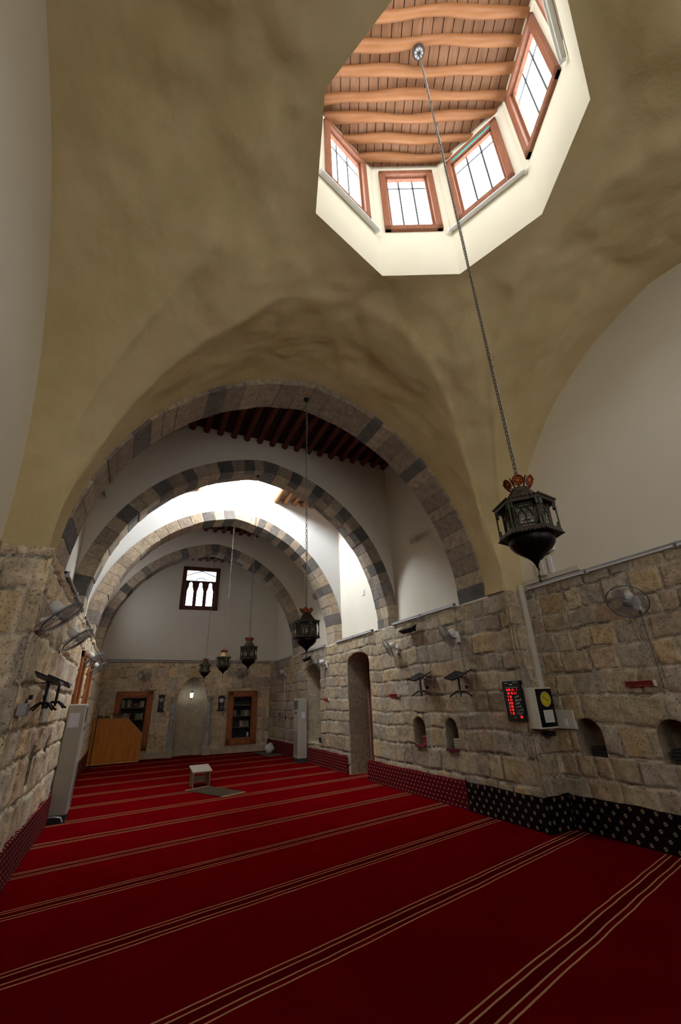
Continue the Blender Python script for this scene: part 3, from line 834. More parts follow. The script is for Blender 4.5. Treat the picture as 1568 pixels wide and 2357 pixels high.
def chord(v):
    # extent of the octagon along e_ at offset v along n_
    ts = []
    for i in range(8):
        a = OCT[i] - OC; b2 = OCT[(i + 1) % 8] - OC
        va, vb = a @ np.array(n_), b2 @ np.array(n_); ua, ub = a @ np.array(e_), b2 @ np.array(e_)
        if (va - v) * (vb - v) < 0: ts.append(ua + (ub - ua) * (v - va) / (vb - va))
    return min(ts), max(ts)
for i, v in enumerate(pole_v):
    t0, t1 = chord(v); mbp = MB(); k_ = 20; ph = random.uniform(0, 6)
    pts = []; rs = []
    for j in range(k_ + 1):
        u = t0 - .05 + (t1 - t0 + .1) * j / k_
        pts.append((u, .020 * math.sin(u * 2.3 + ph) + .010 * math.sin(u * 6 + ph), .012 * math.sin(u * 3.1 + ph * 2)))
        rs.append(.062 + .009 * math.sin(u * 4 + ph * 3) - .006 * (u / 1.5))
    mbp.tube(pts, rs, 14)
    o = mbp.build('ceiling_pole', M['pole_lit'])
    c = Vector(OC) + n_ * v; o.location = (c.x, c.y, ZT - .045); o.rotation_euler = (0, 0, ANG)
    tag(o, 'wavy orange wooden pole under the skylight ceiling, %s counting from the middle window' % ordn[i], 'pole', 'skylight ceiling poles')

# ------------------------------------------------------------------ flat timber ceilings of the far bays
def flat_ceiling(nm, y0, y1, x0, x1, lab, pole_mat, board_mat, gname, sp=.33, z=CE):
    b_ = MB(); n = int((y1 - y0) / .14)
    for i in range(n): b_.box(((x0 + x1) / 2, y0 + (y1 - y0) * (i + .5) / n, z + .02), (x1 - x0, (y1 - y0) / n - .01, .02))
    b_.box(((x0 + x1) / 2, (y0 + y1) / 2, z + .05), (x1 - x0, y1 - y0, .03))
    struct(nm, b_, board_mat, lab)
    n = int((x1 - x0) / sp); proto = None
    for i in range(n + 1):
        x = x0 + .06 + (x1 - x0 - .12) * i / n
        if proto is None:
            m_ = MB(); k_ = 8; L_ = y1 - y0 + .02
            m_.tube([(.01 * math.sin(j), -L_ / 2 + L_ * j / k_, .006 * math.cos(j * 2)) for j in range(k_ + 1)], [.075 + .006 * math.sin(j * 1.7) for j in range(k_ + 1)], 12)
            proto = m_.build('ceiling_pole', pole_mat); o = proto
        else:
            o = proto.copy(); COL.objects.link(o)
        o.location = (x, (y0 + y1) / 2, z - .055)
        tag(o, gname[0], 'pole', gname[1])
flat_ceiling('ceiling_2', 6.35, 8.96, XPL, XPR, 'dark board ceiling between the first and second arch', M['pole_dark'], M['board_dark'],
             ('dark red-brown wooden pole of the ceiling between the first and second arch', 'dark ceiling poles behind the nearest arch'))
flat_ceiling('ceiling_3', 9.49, 12.16, 3.45, XPR, 'orange board ceiling beside the skylight well', M['pole_lit'], M['board_lit'],
             ('orange wooden pole of the ceiling beside the bright skylight well', 'orange ceiling poles by the far skylight'), .30)
flat_ceiling('ceiling_4', 9.49, 12.16, XPL, 1.08, 'orange board ceiling left of the skylight well', M['pole_lit'], M['board_lit'],
             ('orange wooden pole of the ceiling left of the skylight well', 'orange ceiling poles left of the far skylight'), .30)
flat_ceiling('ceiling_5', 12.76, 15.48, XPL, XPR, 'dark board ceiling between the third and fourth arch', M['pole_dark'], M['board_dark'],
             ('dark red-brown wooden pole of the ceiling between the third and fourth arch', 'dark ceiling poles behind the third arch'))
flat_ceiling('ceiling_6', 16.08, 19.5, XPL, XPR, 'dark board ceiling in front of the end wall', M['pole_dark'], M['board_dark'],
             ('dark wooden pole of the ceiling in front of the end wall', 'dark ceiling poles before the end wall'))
# skylight well of the third bay
mb = MB(); wz0, wz1 = CE - .0, 9.9; wx0, wx1, wy0, wy1 = 1.08, 3.45, 9.48, 12.17
def vert_wall(mbx, p, q_, z0, z1, holes):
    # p->q wall with rectangular holes (u0,u1,za,zb)
    L_ = (Vector(q_) - Vector(p)).length; dr = (Vector(q_) - Vector(p)) / L_
    P = lambda u, z: (p[0] + dr.x * u, p[1] + dr.y * u, z)
    us_ = sorted({0, L_} | {h[0] for h in holes} | {h[1] for h in holes})
    for ua, ub in zip(us_, us_[1:]):
        h = [h for h in holes if h[0] <= ua + 1e-6 and h[1] >= ub - 1e-6]
        if h:
            h = h[0]; mbx.add([P(ua, z0), P(ub, z0), P(ub, h[2]), P(ua, h[2])], [(0, 1, 2, 3)]); mbx.add([P(ua, h[3]), P(ub, h[3]), P(ub, z1), P(ua, z1)], [(0, 1, 2, 3)])
        else: mbx.add([P(ua, z0), P(ub, z0), P(ub, z1), P(ua, z1)], [(0, 1, 2, 3)])
vert_wall(mb, (wx0, wy0), (wx0, wy1), wz0, wz1, [(.25, 1.2, 8.35, 9.55), (1.5, 2.45, 8.35, 9.55)])
vert_wall(mb, (wx1, wy0), (wx1, wy1), wz0, wz1, [(.25, 1.2, 8.35, 9.55), (1.5, 2.45, 8.35, 9.55)])
mb.add([(wx0 - .1, wy0 - .1, wz1), (wx1 + .1, wy0 - .1, wz1), (wx1 + .1, wy1 + .1, wz1), (wx0 - .1, wy1 + .1, wz1)], [(0, 1, 2, 3)])
struct('wall_well', mb, M['white'], 'white walls of the far skylight well', fix=False)
for (x, rt, sd) in ((wx0, PI / 2, 'left'), (wx1, -PI / 2, 'right')):
    for yy, nf in ((wy0 + .725, 'nearer'), (wy0 + 1.975, 'farther')):
        window_unit(WN, (x, yy, 8.35), rt, .97, 1.2, .08, M['pane_well'], M['win_wood'], '%s %s window high in the far skylight well' % (nf, sd)); WN += 1

for (y, lb) in ((14.1, 'added glowing panel high in the left wall behind the third arch'), (17.6, 'added glowing panel high in the left wall before the end wall')):
    window_unit(WN, (XPL + .02, y, 4.7), PI / 2, 1.1, 1.2, .08, M['fill_side'], M['win_wood'], lb, depth=-.0); WN += 1  # framed fill lights, added to lift the end wall and far bays
for (x, lb) in ((.75, 'added glowing panel in the wall behind the viewer on the left'), (3.8, 'added glowing panel in the wall behind the viewer on the right')):
    window_unit(WN, (x, YB + .02, 2.6), PI, 1.5, 2.4, .09, M['fill_rear'], M['win_wood'], lb, depth=-.0); WN += 1  # unseen framed fill lights, added to lift the vault and near stone

# ------------------------------------------------------------------ window in the end wall
cxw = (WX0 + WX1) / 2
wo = bpy.data.objects.new('window_%d' % WN, None); COL.objects.link(wo); wo.location = endw(cxw, WZ0); wo.rotation_euler = (0, 0, END_ROT)
tag(wo, 'dark wooden window with three keyhole lights high in the end wall', 'window', kind='structure')
W_, H_ = WX1 - WX0, WZ1 - WZ0
fr = MB()
fwid = .17
for (a, b2, c, d_) in ((0, fwid / 2, W_ + .06, fwid), (0, H_ - fwid / 2, W_ + .06, fwid), (-W_ / 2 + fwid / 2 - .03, H_ / 2, fwid, H_), (W_ / 2 - fwid / 2 + .03, H_ / 2, fwid, H_)):
    fr.box((a, 0, b2), (c, .10, d_), bev=.012)
iw = W_ - 2 * fwid + .06
# fretwork panel with three keyhole lights: strips between outlines
def key_half(z):   # half width of the light at relative height 0..1
    if z < .66: return .135
    if z < .74: return .110
    if z < .80: return .088
    if z < .90: return .072
    return .072 * math.sqrt(max(0, 1 - ((z - .90) / .10) ** 2))
zb_, zt_ = fwid, fwid + 1.05
NZ = 50; cs = [-iw / 3, 0, iw / 3]
for i in range(NZ):
    za = zb_ + (zt_ - zb_) * i / NZ; zc = zb_ + (zt_ - zb_) * (i + 1) / NZ; hw = key_half((i + .5) / NZ)
    xs_ = [-iw / 2] + sum([[c - hw, c + hw] for c in cs], []) + [iw / 2]
    for j in range(0, len(xs_), 2):
        x0_, x1_ = xs_[j], xs_[j + 1]
        if x1_ - x0_ > .001: fr.box(((x0_ + x1_) / 2, .03, (za + zc) / 2), (x1_ - x0_, .04, zc - za))
fr.box((0, .03, zt_ + .03), (iw, .04, .07))
zt2 = H_ - fwid
for sg in (-1, 1):
    fr.tube([(0, .03, zt2 - .0), (sg * iw / 2, .03, zt2 - .22)], .018, 6)
    fr.tube([(0, .03, zt_ + .22), (sg * .2, .03, zt_ + .13), (sg * .2, .03, zt_ + .05)], .017, 6)
fr.build('window_frame', M['dark_win'], wo)
p = MB(); p.box((0, .10, H_ / 2), (W_ - .1, .008, H_ - .1)); p.build('pane', M['pane_end'], wo)
WN += 1

# ------------------------------------------------------------------ skirting of patterned carpet (local x along the strip)
def skirt(loc, rot, ln, mat, lab, h=.42, group=None):
    mb = MB(); n = max(2, int(ln / .25)); th = .05
    vs = []; hs = [h + random.uniform(-.012, .012) for _ in range(n + 1)]
    for i in range(n + 1):
        x = ln * i / n; wv = random.uniform(-.004, .004)
        vs += [(x, -th + wv, 0), (x, -th + wv, hs[i] - .015), (x, -th * .6, hs[i]), (x, .02, hs[i]), (x, .02, 0)]
    fs = []
    for i in range(n):
        for j in range(4): fs.append((i * 5 + j, i * 5 + j + 1, (i + 1) * 5 + j + 1, (i + 1) * 5 + j))
    fs += [(0, 1, 2, 3, 4), tuple(n * 5 + j for j in (4, 3, 2, 1, 0))]
    mb.add(vs, fs); o = mb.build('baseboard_carpet', mat)
    o.location = loc; o.rotation_euler = (0, 0, rot)
    return tag(o, lab, 'skirting', kind='structure')
skirt((XR - .01, 19.2, 0), -PI / 2, 3.75, M['skirt_red'], 'far right red carpet skirting')
skirt((XR - .01, 14.95, 0), -PI / 2, 3.5, M['skirt_red'], 'right red dotted carpet skirting beyond the doorway')
skirt((XR - .01, 10.32, 0), -PI / 2, 3.55, M['skirt_red'], 'right red dotted carpet skirting')
skirt((XR - .01, 6.77, 0), -PI / 2, 6.77 - YP + .05, M['skirt_dark'], 'right black flowered carpet skirting on the pier')
skirt((XR, YP - .01, 0), 0, .5, M['skirt_dark'], 'black flowered carpet skirting on the pier end')
skirt((XRN - .01, YP, 0), -PI / 2, YP - YB, M['skirt_dark'], 'black flowered carpet skirting of the near bay')
skirt((XL + .01, YP, 0), PI / 2, 9.88 - YP, M['skirt_red'], 'left red dotted carpet skirting', .46)
skirt((XL + .01, 10.6, 0), PI / 2, 8.7, M['skirt_red'], 'far left red carpet skirting', .46)

# ------------------------------------------------------------------ hanging lanterns
def hexr(mb, prof_, mi, ph=PI / 6): mb.lathe(prof_, 6, mi, False, None, ph)
def chain_mesh(L_, pitch=.035, r=.0028, bigger=1.0):
    """chain of oval links, from 0 up to L_"""
    base_v = []; n, k = 10, 4; lw, lh = .0095 * bigger, .021 * bigger
    ring = []
    for i in range(n):
        a = 2 * PI * i / n; ca, sa = math.cos(a), math.sin(a)
        ring.append((lw * ca, (lh - lw) * (1 if sa > 0 else -1) * (abs(sa) > .01) + lw * sa, ca, sa))
    vs = []; fs = []; m = int(L_ / pitch)
    for q_ in range(m):
        z = (q_ + .5) * pitch; o = len(vs)
        for (x, zz, ca, sa) in ring:
            for j in range(k):
                b2 = 2 * PI * j / k + PI / 4; rr = r * math.cos(b2); dy = r * math.sin(b2)
                X_, Z_ = x + rr * ca, zz + rr * sa
                vs.append((X_, dy, Z_ + z) if q_ % 2 else (dy, X_, Z_ + z))
        for i in range(n):
            for j in range(k): fs.append((o + i * k + j, o + ((i + 1) % n) * k + j, o + ((i + 1) % n) * k + (j + 1) % k, o + i * k + (j + 1) % k))
    return vs, fs
def lantern_parts(root, ph):
    # z = 0 at the top of the crown
    b_ = MB()
    hexr(b_, [(.058, -.072), (.062, -.080), (.125, -.165), (.132, -.175), (.135, -.19)], 0, ph)      # roof
    o1 = b_.build('roof', M['iron'], root); b_ = MB()
    hexr(b_, [(.135, -.188), (.192, -.190), (.195, -.196), (.195, -.222), (.150, -.226)], 0, ph)       # cornice
    b_.build('cornice', M['iron'], root); b_ = MB()
    n = 6; b2_ = MB()
    for i in range(n * 8):                                             # bead edging
        s_ = i / 8; a = 2 * PI * int(s_) / 6 + ph; b2 = 2 * PI * (int(s_) + 1) / 6 + ph; t = s_ - int(s_)
        x = .197 * (math.cos(a) * (1 - t) + math.cos(b2) * t); y = .197 * (math.sin(a) * (1 - t) + math.sin(b2) * t)
        b_.box((x, y, -.194), (.012, .012, .012)); b2_.box((x, y, -.432), (.012, .012, .012))
    b_.build('bead_edging', M['iron'], root); b2_.build('bead_edging', M['iron'], root)
    b_ = MB(); hexr(b_, [(.150, -.398), (.195, -.402), (.197, -.434), (.14, -.438)], 0, ph); b_.build('lower_rim', M['iron'], root)
    for i in range(6):
        a = 2 * PI * i / 6 + ph; x, y = .187 * math.cos(a), .187 * math.sin(a)
        q_ = MB(); q_.tube([(x, y, -.222), (x, y, -.402)], .0055, 6)
        for sgn, z in ((1, -.222), (-1, -.402)):
            q_.box((x * .95, y * .95, z - sgn * .02), (.012, .045, .04), 0, Matrix.Rotation(a, 3, 'Z'))
        q_.build('corner_post', M['iron_green'], root)
    for i in range(6):                                                  # pierced frames round the glass
        a0_ = 2 * PI * i / 6 + ph; a1_ = a0_ + PI / 3; r0 = .150
        A = Vector((r0 * math.cos(a0_), r0 * math.sin(a0_), 0)); B = Vector((r0 * math.cos(a1_), r0 * math.sin(a1_), 0))
        g = MB(); P = lambda t, z, o_=0.0: A.lerp(B, t) * (1 + o_) + Vector((0, 0, z))
        z0_, z1_ = -.402, -.224
        def strip(ts, zs_, te, ze, w2=.006):
            g.tube([P(ts, zs_), P(te, ze)], w2, 4, 0, False)
        for t in (.03, .12, .88, .97): strip(t, z0_, t, z1_, .0045)
        for z in (z0_ + .01, z0_ + .028, z1_ - .01, z1_ - .03): strip(0, z, 1, z, .0045)
        for q_ in range(7):
            z = z0_ + .03 + (z1_ - z0_ - .06) * q_ / 7; strip(.03, z, .12, z + .02, .003); strip(.88, z, .97, z + .02, .003)
        # fretted arch inside the panel
        pr = [(.2, .0), (.2, .45), (.27, .62), (.38, .72), (.5, .88), (.62, .72), (.73, .62), (.8, .45), (.8, 0)]
        for (ta, za), (tb, zb2) in zip(pr, pr[1:]):
            strip(ta, z0_ + (z1_ - z0_) * za, tb, z0_ + (z1_ - z0_) * zb2, .006)
        for (ta, za, tb, zb2) in ((.2, .45, .05, .9), (.38, .72, .2, .95), (.62, .72, .8, .95), (.8, .45, .95, .9), (.5, .88, .5, 1), (.5, 0, .5, .5), (.38, .3, .62, .3), (.5, .5, .38, .72), (.5, .5, .62, .72)):
            strip(ta, z0_ + (z1_ - z0_) * za, tb, z0_ + (z1_ - z0_) * zb2, .005)
        go = g.build('fretwork_panel', M['iron'], root, False)
        gl = MB(); gl.add([P(.05, z0_, -.03), P(.95, z0_, -.03), P(.95, z1_, -.03), P(.05, z1_, -.03)], [(0, 1, 2, 3)])
        gl.build('glass_pane', M['lglass'], go, False)
    b_ = MB(); b_.lathe([(.142, -.436), (.146, -.455), (.140, -.485), (.118, -.515), (.080, -.545), (.048, -.568), (.026, -.590), (.012, -.615), (.006, -.640)], 28)
    b_.build('bowl', M['bowl'], root)
    b_ = MB(); b_.tube([(0, 0, -.63), (0, 0, -.69)], .003, 6); b_.lathe([(.001, -.680), (.009, -.690), (.010, -.700), (.004, -.712), (.012, -.722), (.001, -.735)], 10)
    b_.build('finial', M['iron'], root)
    for i in range(6):                                                  # flared crown of round pierced leaves
        a = 2 * PI * (i + .5) / 6 + ph; c_, s_ = math.cos(a), math.sin(a)
        mt = Matrix.Translation((.083 * c_, .083 * s_, -.036)) @ Matrix.Rotation(a, 4, 'Z') @ Matrix.Rotation(R_(118), 4, 'Y')
        l_ = MB(); l_.torus(.034, .0045, 18, 5, 0, mt); l_.torus(.013, .003, 12, 4, 0, mt)
        for q_ in range(8):
            b2 = 2 * PI * q_ / 8; l_.tube([mt @ Vector((.013 * math.cos(b2), .013 * math.sin(b2), 0)), mt @ Vector((.033 * math.cos(b2), .033 * math.sin(b2), 0))], .003, 4, 0, False)
        lf = l_.build('crown_leaf', M['crown_red'], root)
        g = MB(); g.lathe([(.0, .0), (.011, .001), (.012, -.001), (.0, -.002)], 12, 0, False, mt); g.lathe([(.014, 0), (.032, 0)], 16, 0, False, mt @ Matrix.Translation((0, 0, -.003)))
        tag(g.build('amber_disc', M['amber'], lf), 'amber disc in the crown leaf')
        a2_ = 2 * PI * i / 6 + ph; s2 = MB(); s2.tube([(.06 * math.cos(a2_), .06 * math.sin(a2_), -.075), (.085 * math.cos(a2_), .085 * math.sin(a2_), -.03), (.105 * math.cos(a2_), .105 * math.sin(a2_), -.014)], [.005, .006, .003], 5)
        s2.build('crown_spike', M['iron'], root)
    b_ = MB(); b_.tube([(0, 0, -.08), (0, 0, .01)], .006, 6); b_.torus(.016, .004, 12, 5, 0, Matrix.Translation((0, 0, .012)) @ Matrix.Rotation(PI / 2, 4, 'X')); b_.build('hanger', M['iron'], root)
LAN = [((2.28, 1.84, 3.125), 9.58, .18, 1.0, 'large near iron lantern on a long chain under the octagonal skylight', True),
       ((2.26, 6.0, 3.03), 6.93, .52, 1.0, 'iron lantern hanging from the apex of the nearest arch', False),
       ((2.18, 9.2, 3.03), 6.93, .26, 1.0, 'iron lantern hanging from the second arch, rightmost of the three small far lanterns', False),
       ((2.26, 12.4, 3.13), 7.02, .60, 1.0, 'iron lantern with shiny brass roof, middle of the three small far lanterns', False),
       ((2.26, 15.7, 3.20), 7.02, .9, 1.0, 'smallest-looking iron lantern, hanging from the farthest arch above the prayer niche', False)]
M['brass'] = simple('lantern_brass_roof', (.35, .24, .13), .35, .7)
for i, (loc, ztop, ph, sc, lab, big) in enumerate(LAN):
    lt = thing('hanging_lantern', lab, 'lantern', loc, 0, 'iron lanterns hanging on chains')
    lantern_parts(lt, ph)
    if i in (3,):
        for ch in lt.children:
            if ch.name.startswith('roof'):
                ch.data = ch.data.copy(); ch.data.materials[0] = M['brass']; ch['label'] = 'brass coloured roof'
    L_ = ztop - loc[2] - .02
    c = MB(); pit = .035 if i == 0 else .05
    vs, fs = chain_mesh(L_, pit, .0036 if i == 0 else .0035, 1.2 if i == 0 else 1.35); c.add(vs, fs, 0, True)
    co = c.build('chain', M['chain'], lt, False); co.location = (0, 0, .025)
    c = MB(); c.tube([(.016 + .004 * math.sin(j * 1.3), .004 * math.cos(j), .0 + L_ * j / 24) for j in range(25)], .0028 if i == 0 else .004, 5); c.build('wire', M['wire'], lt)
    r_ = MB()
    if i == 0: r_.lathe([(.0, -.10), (.02, -.098), (.05, -.085), (.075, -.055), (.082, -.02), (.078, .02), (.06, .05), (.0, .055)], 24)
    else: r_.lathe([(.0, -.04), (.03, -.035), (.045, -.01), (.045, .02), (.0, .03)], 14)
    ro_ = r_.build('ceiling_rose', M['silver'] if i == 0 else M['black'], lt); ro_.location = (0, 0, L_ + .02)

# ------------------------------------------------------------------ tube light battens (local x along, origin on the wall)
def batten(loc, rot, ln, lab, group=None, grey=True):
    t = thing('tube_light', lab, 'light', loc, rot, group)
    b_ = MB(); b_.box((0, -.025, .02), (ln, .05, .045), bev=.006); b_.box((-ln / 2 + .012, -.045, .0), (.024, .06, .075)); b_.box((ln / 2 - .012, -.045, .0), (.024, .06, .075))
    b_.build('housing', M['tube_grey'] if grey else M['tube_white'], t)
    b_ = MB(); b_.tube([(-ln / 2 + .02, -.068, -.012), (ln / 2 - .02, -.068, -.012)], .014, 10); b_.build('tube', M['tube_white'], t)
    return t
for i, lb in ((1, 'white tube light below the leftmost skylight window'), (3, 'white tube light below the skylight window with the green strip'), (5, 'white tube light at the top right corner of the skylight')):
    P, L_, rot, nr = battens[i]
    batten(P(L_ / 2, 7.96, -.012), rot, 1.12, lb, 'skylight tube lights', False)
gR = 'tube lights on the ledge of the right wall'
for (ya, yb, lb) in ((6.45, 7.58, 'tube light on the right ledge, right half of the pair behind the nearest arch'), (7.6, 8.72, 'tube light on the right ledge, left half of the pair behind the nearest arch'),
                     (9.72, 10.82, 'tube light on the right ledge, right half of the pair in the bright bay'), (10.84, 11.95, 'tube light on the right ledge, left half of the pair in the bright bay'),
                     (12.85, 13.95, 'tube light on the right ledge, right half of the pair behind the third arch'), (13.97, 15.1, 'tube light on the right ledge, left half of the pair behind the third arch'),
                     (16.2, 17.4, 'tube light on the right ledge, nearer of the two next to the end wall'), (17.42, 18.6, 'tube light on the right ledge, the one ending at the end wall corner')):
    batten((XR - .0, (ya + yb) / 2, 3.345), -PI / 2, yb - ya, lb, gR)
for (ya, yb, lb) in ((4.0, 5.1, 'tube light on the near right wall, its end behind the large lantern'), (2.75, 3.98, 'tube light on the near right wall above the wall fan'), (1.5, 2.73, 'tube light on the near right wall at the edge of the picture')):
    batten((XRN - .0, (ya + yb) / 2, 3.385), -PI / 2, yb - ya, lb, 'tube lights on the near right wall')
for k_, (ya, yb) in enumerate(((6.3, 7.5), (7.52, 8.75), (9.6, 10.8), (10.82, 12.0))):
    batten((XL + .0, (ya + yb) / 2, 3.36), PI / 2, yb - ya, 'tube light on the left ledge, %s counting from the viewer' % ordn[k_], 'tube lights on the left ledge')
# conduits
def trunk(name, pts, w2, lab, mat='tube_white', cat='conduit'):
    b_ = MB(); b_.tube(pts, w2, 4); return tag(b_.build(name, M[mat]), lab, cat)
def endpipe(z0_, z1_, w2, lab):
    b_ = MB(); b_.tube([(-3.2, 0, z0_ - z1_), (3.2, 0, 0)], w2, 4); o = b_.build('conduit_pipe', M['tube_grey']); o.location = endw(2.25, z1_, .035); o.rotation_euler = (0, 0, END_ROT); tag(o, lab, 'conduit')
endpipe(3.50, 3.40, .016, 'upper grey conduit running across the end wall')
endpipe(3.43, 3.33, .018, 'lower grey conduit running across the end wall')
b_ = MB(); b_.box((0, 0, 0), (.10, .035, 1.64)); o = b_.build('cable_trunking', M['offwhite']); o.location = (5.86, YP - .035, 2.63); tag(o, 'vertical white cable trunking above the yellow-dial clock', 'conduit')
b_ = MB(); b_.box((0, 0, 0), (.03, 1.05, .075)); o = b_.build('cable_trunking', M['offwhite']); o.location = (XRN - .03, 4.62, 3.485); tag(o, 'short white trunking behind the tip of the large lantern', 'conduit')
# junction boxes behind the big lantern
jb = thing('junction_box', 'white electrical box on the near right wall behind the large lantern tip', 'electrical box', (XRN, 4.72, 3.50), -PI / 2)
b_ = MB(); b_.box((0, -.06, .13), (.16, .12, .26), bev=.008); b_.build('box', M['offwhite'], jb)
b_ = MB(); b_.box((0, -.121, .12), (.02, .006, .05)); b_.build('keyhole', M['black'], jb)
b_ = MB(); b_.box((.16, -.03, .16), (.07, .05, .30), bev=.006); b_.build('riser', M['tube_white'], jb)
b_ = MB(); b_.tube([(.0, -.05, .27), (.1, -.05, .33), (.2, -.04, .35)], .01, 6); b_.build('cable', M['black'], jb)
jb2 = MB(); jb2.box((0, 0, 0), (.06, .14, .12), bev=.006); o = jb2.build('junction_box', M['tube_white']); o.location = (XRN - .03, 4.50, 3.93); tag(o, 'small white box above the electrical box on the near lunette', 'electrical box')

# ------------------------------------------------------------------ wall fans
def fan_parts(root, n, arm=.16, R0=.235, dz=.08):
    """n: facing direction in local coordinates (front is -y)"""
    n = Vector(n).normalized(); q_ = Vector((0, 0, 1)).rotation_difference(n).to_matrix().to_4x4()
    c = Vector((0, -arm, dz)) + n * .12
    mt = Matrix.Translation(c) @ q_
    b_ = MB(); b_.box((0, -.018, 0), (.10, .036, .20), bev=.012); b_.tube([(0, -.03, .0), (0, -arm, dz * .3)], [.026, .02], 10); b_.tube([(0, -arm, dz * .2), (0, -arm, dz)], .022, 10)
    b_.build('wall_bracket', M['fan_white'], root)
    b_ = MB(); b_.lathe([(.0, -.19), (.045, -.185), (.062, -.16), (.068, -.10), (.070, -.05), (.0, -.045)], 20, 0, True, mt); b_.build('motor_housing', M['fan_white'], root)
    g = MB(); g.torus(R0, .006, 40, 6, 0, mt); 
    for rr, zz in ((.205, .03), (.165, .042), (.12, .05), (.075, .055)):
        g.torus(rr, .0013, 36, 4, 0, mt @ Matrix.Translation((0, 0, zz)))
    for k_ in range(40):
        a = 2 * PI * k_ / 40; ca, sa = math.cos(a), math.sin(a)
        g.tube([mt @ Vector((r2 * ca, r2 * sa, z2)) for r2, z2 in ((.05, .056), (.12, .05), (.19, .034), (R0, 0), (.19, -.035), (.06, -.048))], .0012, 3, 0, False)
    gd = g.build('guard', M['fan_guard'], root, False)
    g = MB(); g.torus(R0 + .002, .0075, 44, 6, 0, mt); g.build('guard_rim', M['fan_rim'], gd)
    h = MB(); h.lathe([(.0, .064), (.04, .062), (.052, .054), (.0, .05)], 20, 0, True, mt); h.build('badge_hub', M['fan_guard'], root)
    b_ = MB()
    for k_ in range(3):
        a0_ = 2 * PI * k_ / 3; vs = []; NS = 8
        for j in range(NS + 1):
            t = j / NS; rr = .03 + .175 * t; w0 = .25 + .55 * math.sin(PI * min(t * .75 + .12, 1))
            for s_ in (0, .5, 1):
                a = a0_ + (s_ - .3) * w0 * 1.5; vs.append(mt @ Vector((rr * math.cos(a), rr * math.sin(a), .022 - .035 * s_)))
        fs = [(j * 3 + i, j * 3 + i + 1, (j + 1) * 3 + i + 1, (j + 1) * 3 + i) for j in range(NS) for i in range(2)]
        b_.add(vs, fs, 0, True)
    b_.lathe([(.0, .03), (.035, .028), (.038, -.01), (.0, -.012)], 16, 0, True, mt)
    b_.build('blades', M['fan_blade'], root, False)
    k2 = MB(); k2.tube([(.02, -.03, -.10), (.02, -.03, -.14)], .006, 6); k2.lathe([(.0, -.145), (.013, -.14), (.013, -.125), (0, -.12)], 8, 0, True, Matrix.Translation((.02, -.03, 0))); k2.build('pull_switch', M['black'], root)
FG = 'white wall fans with wire guards'
def fan(loc, rot, n, lab, **k):
    t = thing('wall_fan', lab, 'fan', loc, rot, FG); fan_parts(t, n, **k); return t
fR = fan((XR, 6.50, 2.76), -PI / 2, (-.32, -.78, -.46), 'white wall fan on the right wall beside the black floodlight, above a black folding stand', R0=.225)
dup(fR, loc=(XR, 8.62, 2.78), label='white wall fan on the right wall between the black floodlight and the tall doorway')
fR3 = fan((XR, 12.78, 2.78), -PI / 2, (-.75, -.55, -.15), 'white wall fan between the tall doorway and the arched alcove, seen side on')
dup(fR3, loc=(XR, 16.85, 2.76), label='white wall fan on the right wall nearest the end wall')
fan((XRN, 3.44, 2.80), -PI / 2, (.22, -.72, -.62), 'large-looking round wall fan on the near right wall above the red slatted strip', arm=.16)
fL = fan((XL, 5.42, 2.62), PI / 2, (-.06, -.68, -.75), 'nearest white wall fan on the left wall, hanging low and tilted', arm=.15, dz=.14, R0=.215)
dup(fL, loc=(XL, 7.25, 2.62), label='second white wall fan on the left wall, just below the ledge light')
dup(fL, loc=(XL, 10.85, 2.66), label='third white wall fan on the left wall, upper of the two close together')
dup(fL, loc=(XL, 12.7, 2.62), label='farthest white wall fan on the left wall, lower of the two close together')
fE = fan(endw(.52, 2.86), END_ROT, (0, -.9, -.35), 'fan on the end wall left of the prayer niche, over the left bookcase')
dup(fE, loc=endw(4.25, 2.88), label='fan on the end wall right of the prayer niche, over the right bookcase')
# cords from fans
def cord(pts, lab, r=.004, mat='wire'):
    b_ = MB(); b_.tube(pts, r, 5); return tag(b_.build('power_cord', M[mat]), lab, 'cord')
cord([(XRN - .03, 3.55, 2.66), (XRN - .03, 3.53, 2.35), (XRN - .035, 3.47, 2.2), (XRN - .03, 3.50, 1.88), (XRN - .03, 3.52, 1.85)], 'pale cord running down from the near fan to the red strip')
cord([(XRN - .03, 3.42, 2.66), (XRN - .03, 3.42, 1.75)], 'thin dark cord running down beside the near fan', .003, 'black')
cord([(XR - .03, 8.6, 2.6), (XR - .03, 8.58, 2.2), (XR - .03, 8.55, 1.85)], 'cord below the fan left of the black floodlight', .004)
cord([(XR - .03, 6.46, 2.6), (XR - .03, 6.40, 2.05)], 'cord below the fan right of the black floodlight', .004, 'black')
cord([(XR - .03, 12.76, 2.6), (XR - .03, 12.75, 1.82)], 'cord below the fan left of the tall doorway', .004)
cord([(XR - .03, 16.85, 2.6), (XR - .03, 16.87, 1.6)], 'cord below the fan nearest the end wall', .008, 'tube_white')
cord([(XL + .04, 12.72, 2.5), (XL + .05, 12.9, 1.6)], 'pale cord hanging below the farthest left fan', .006)

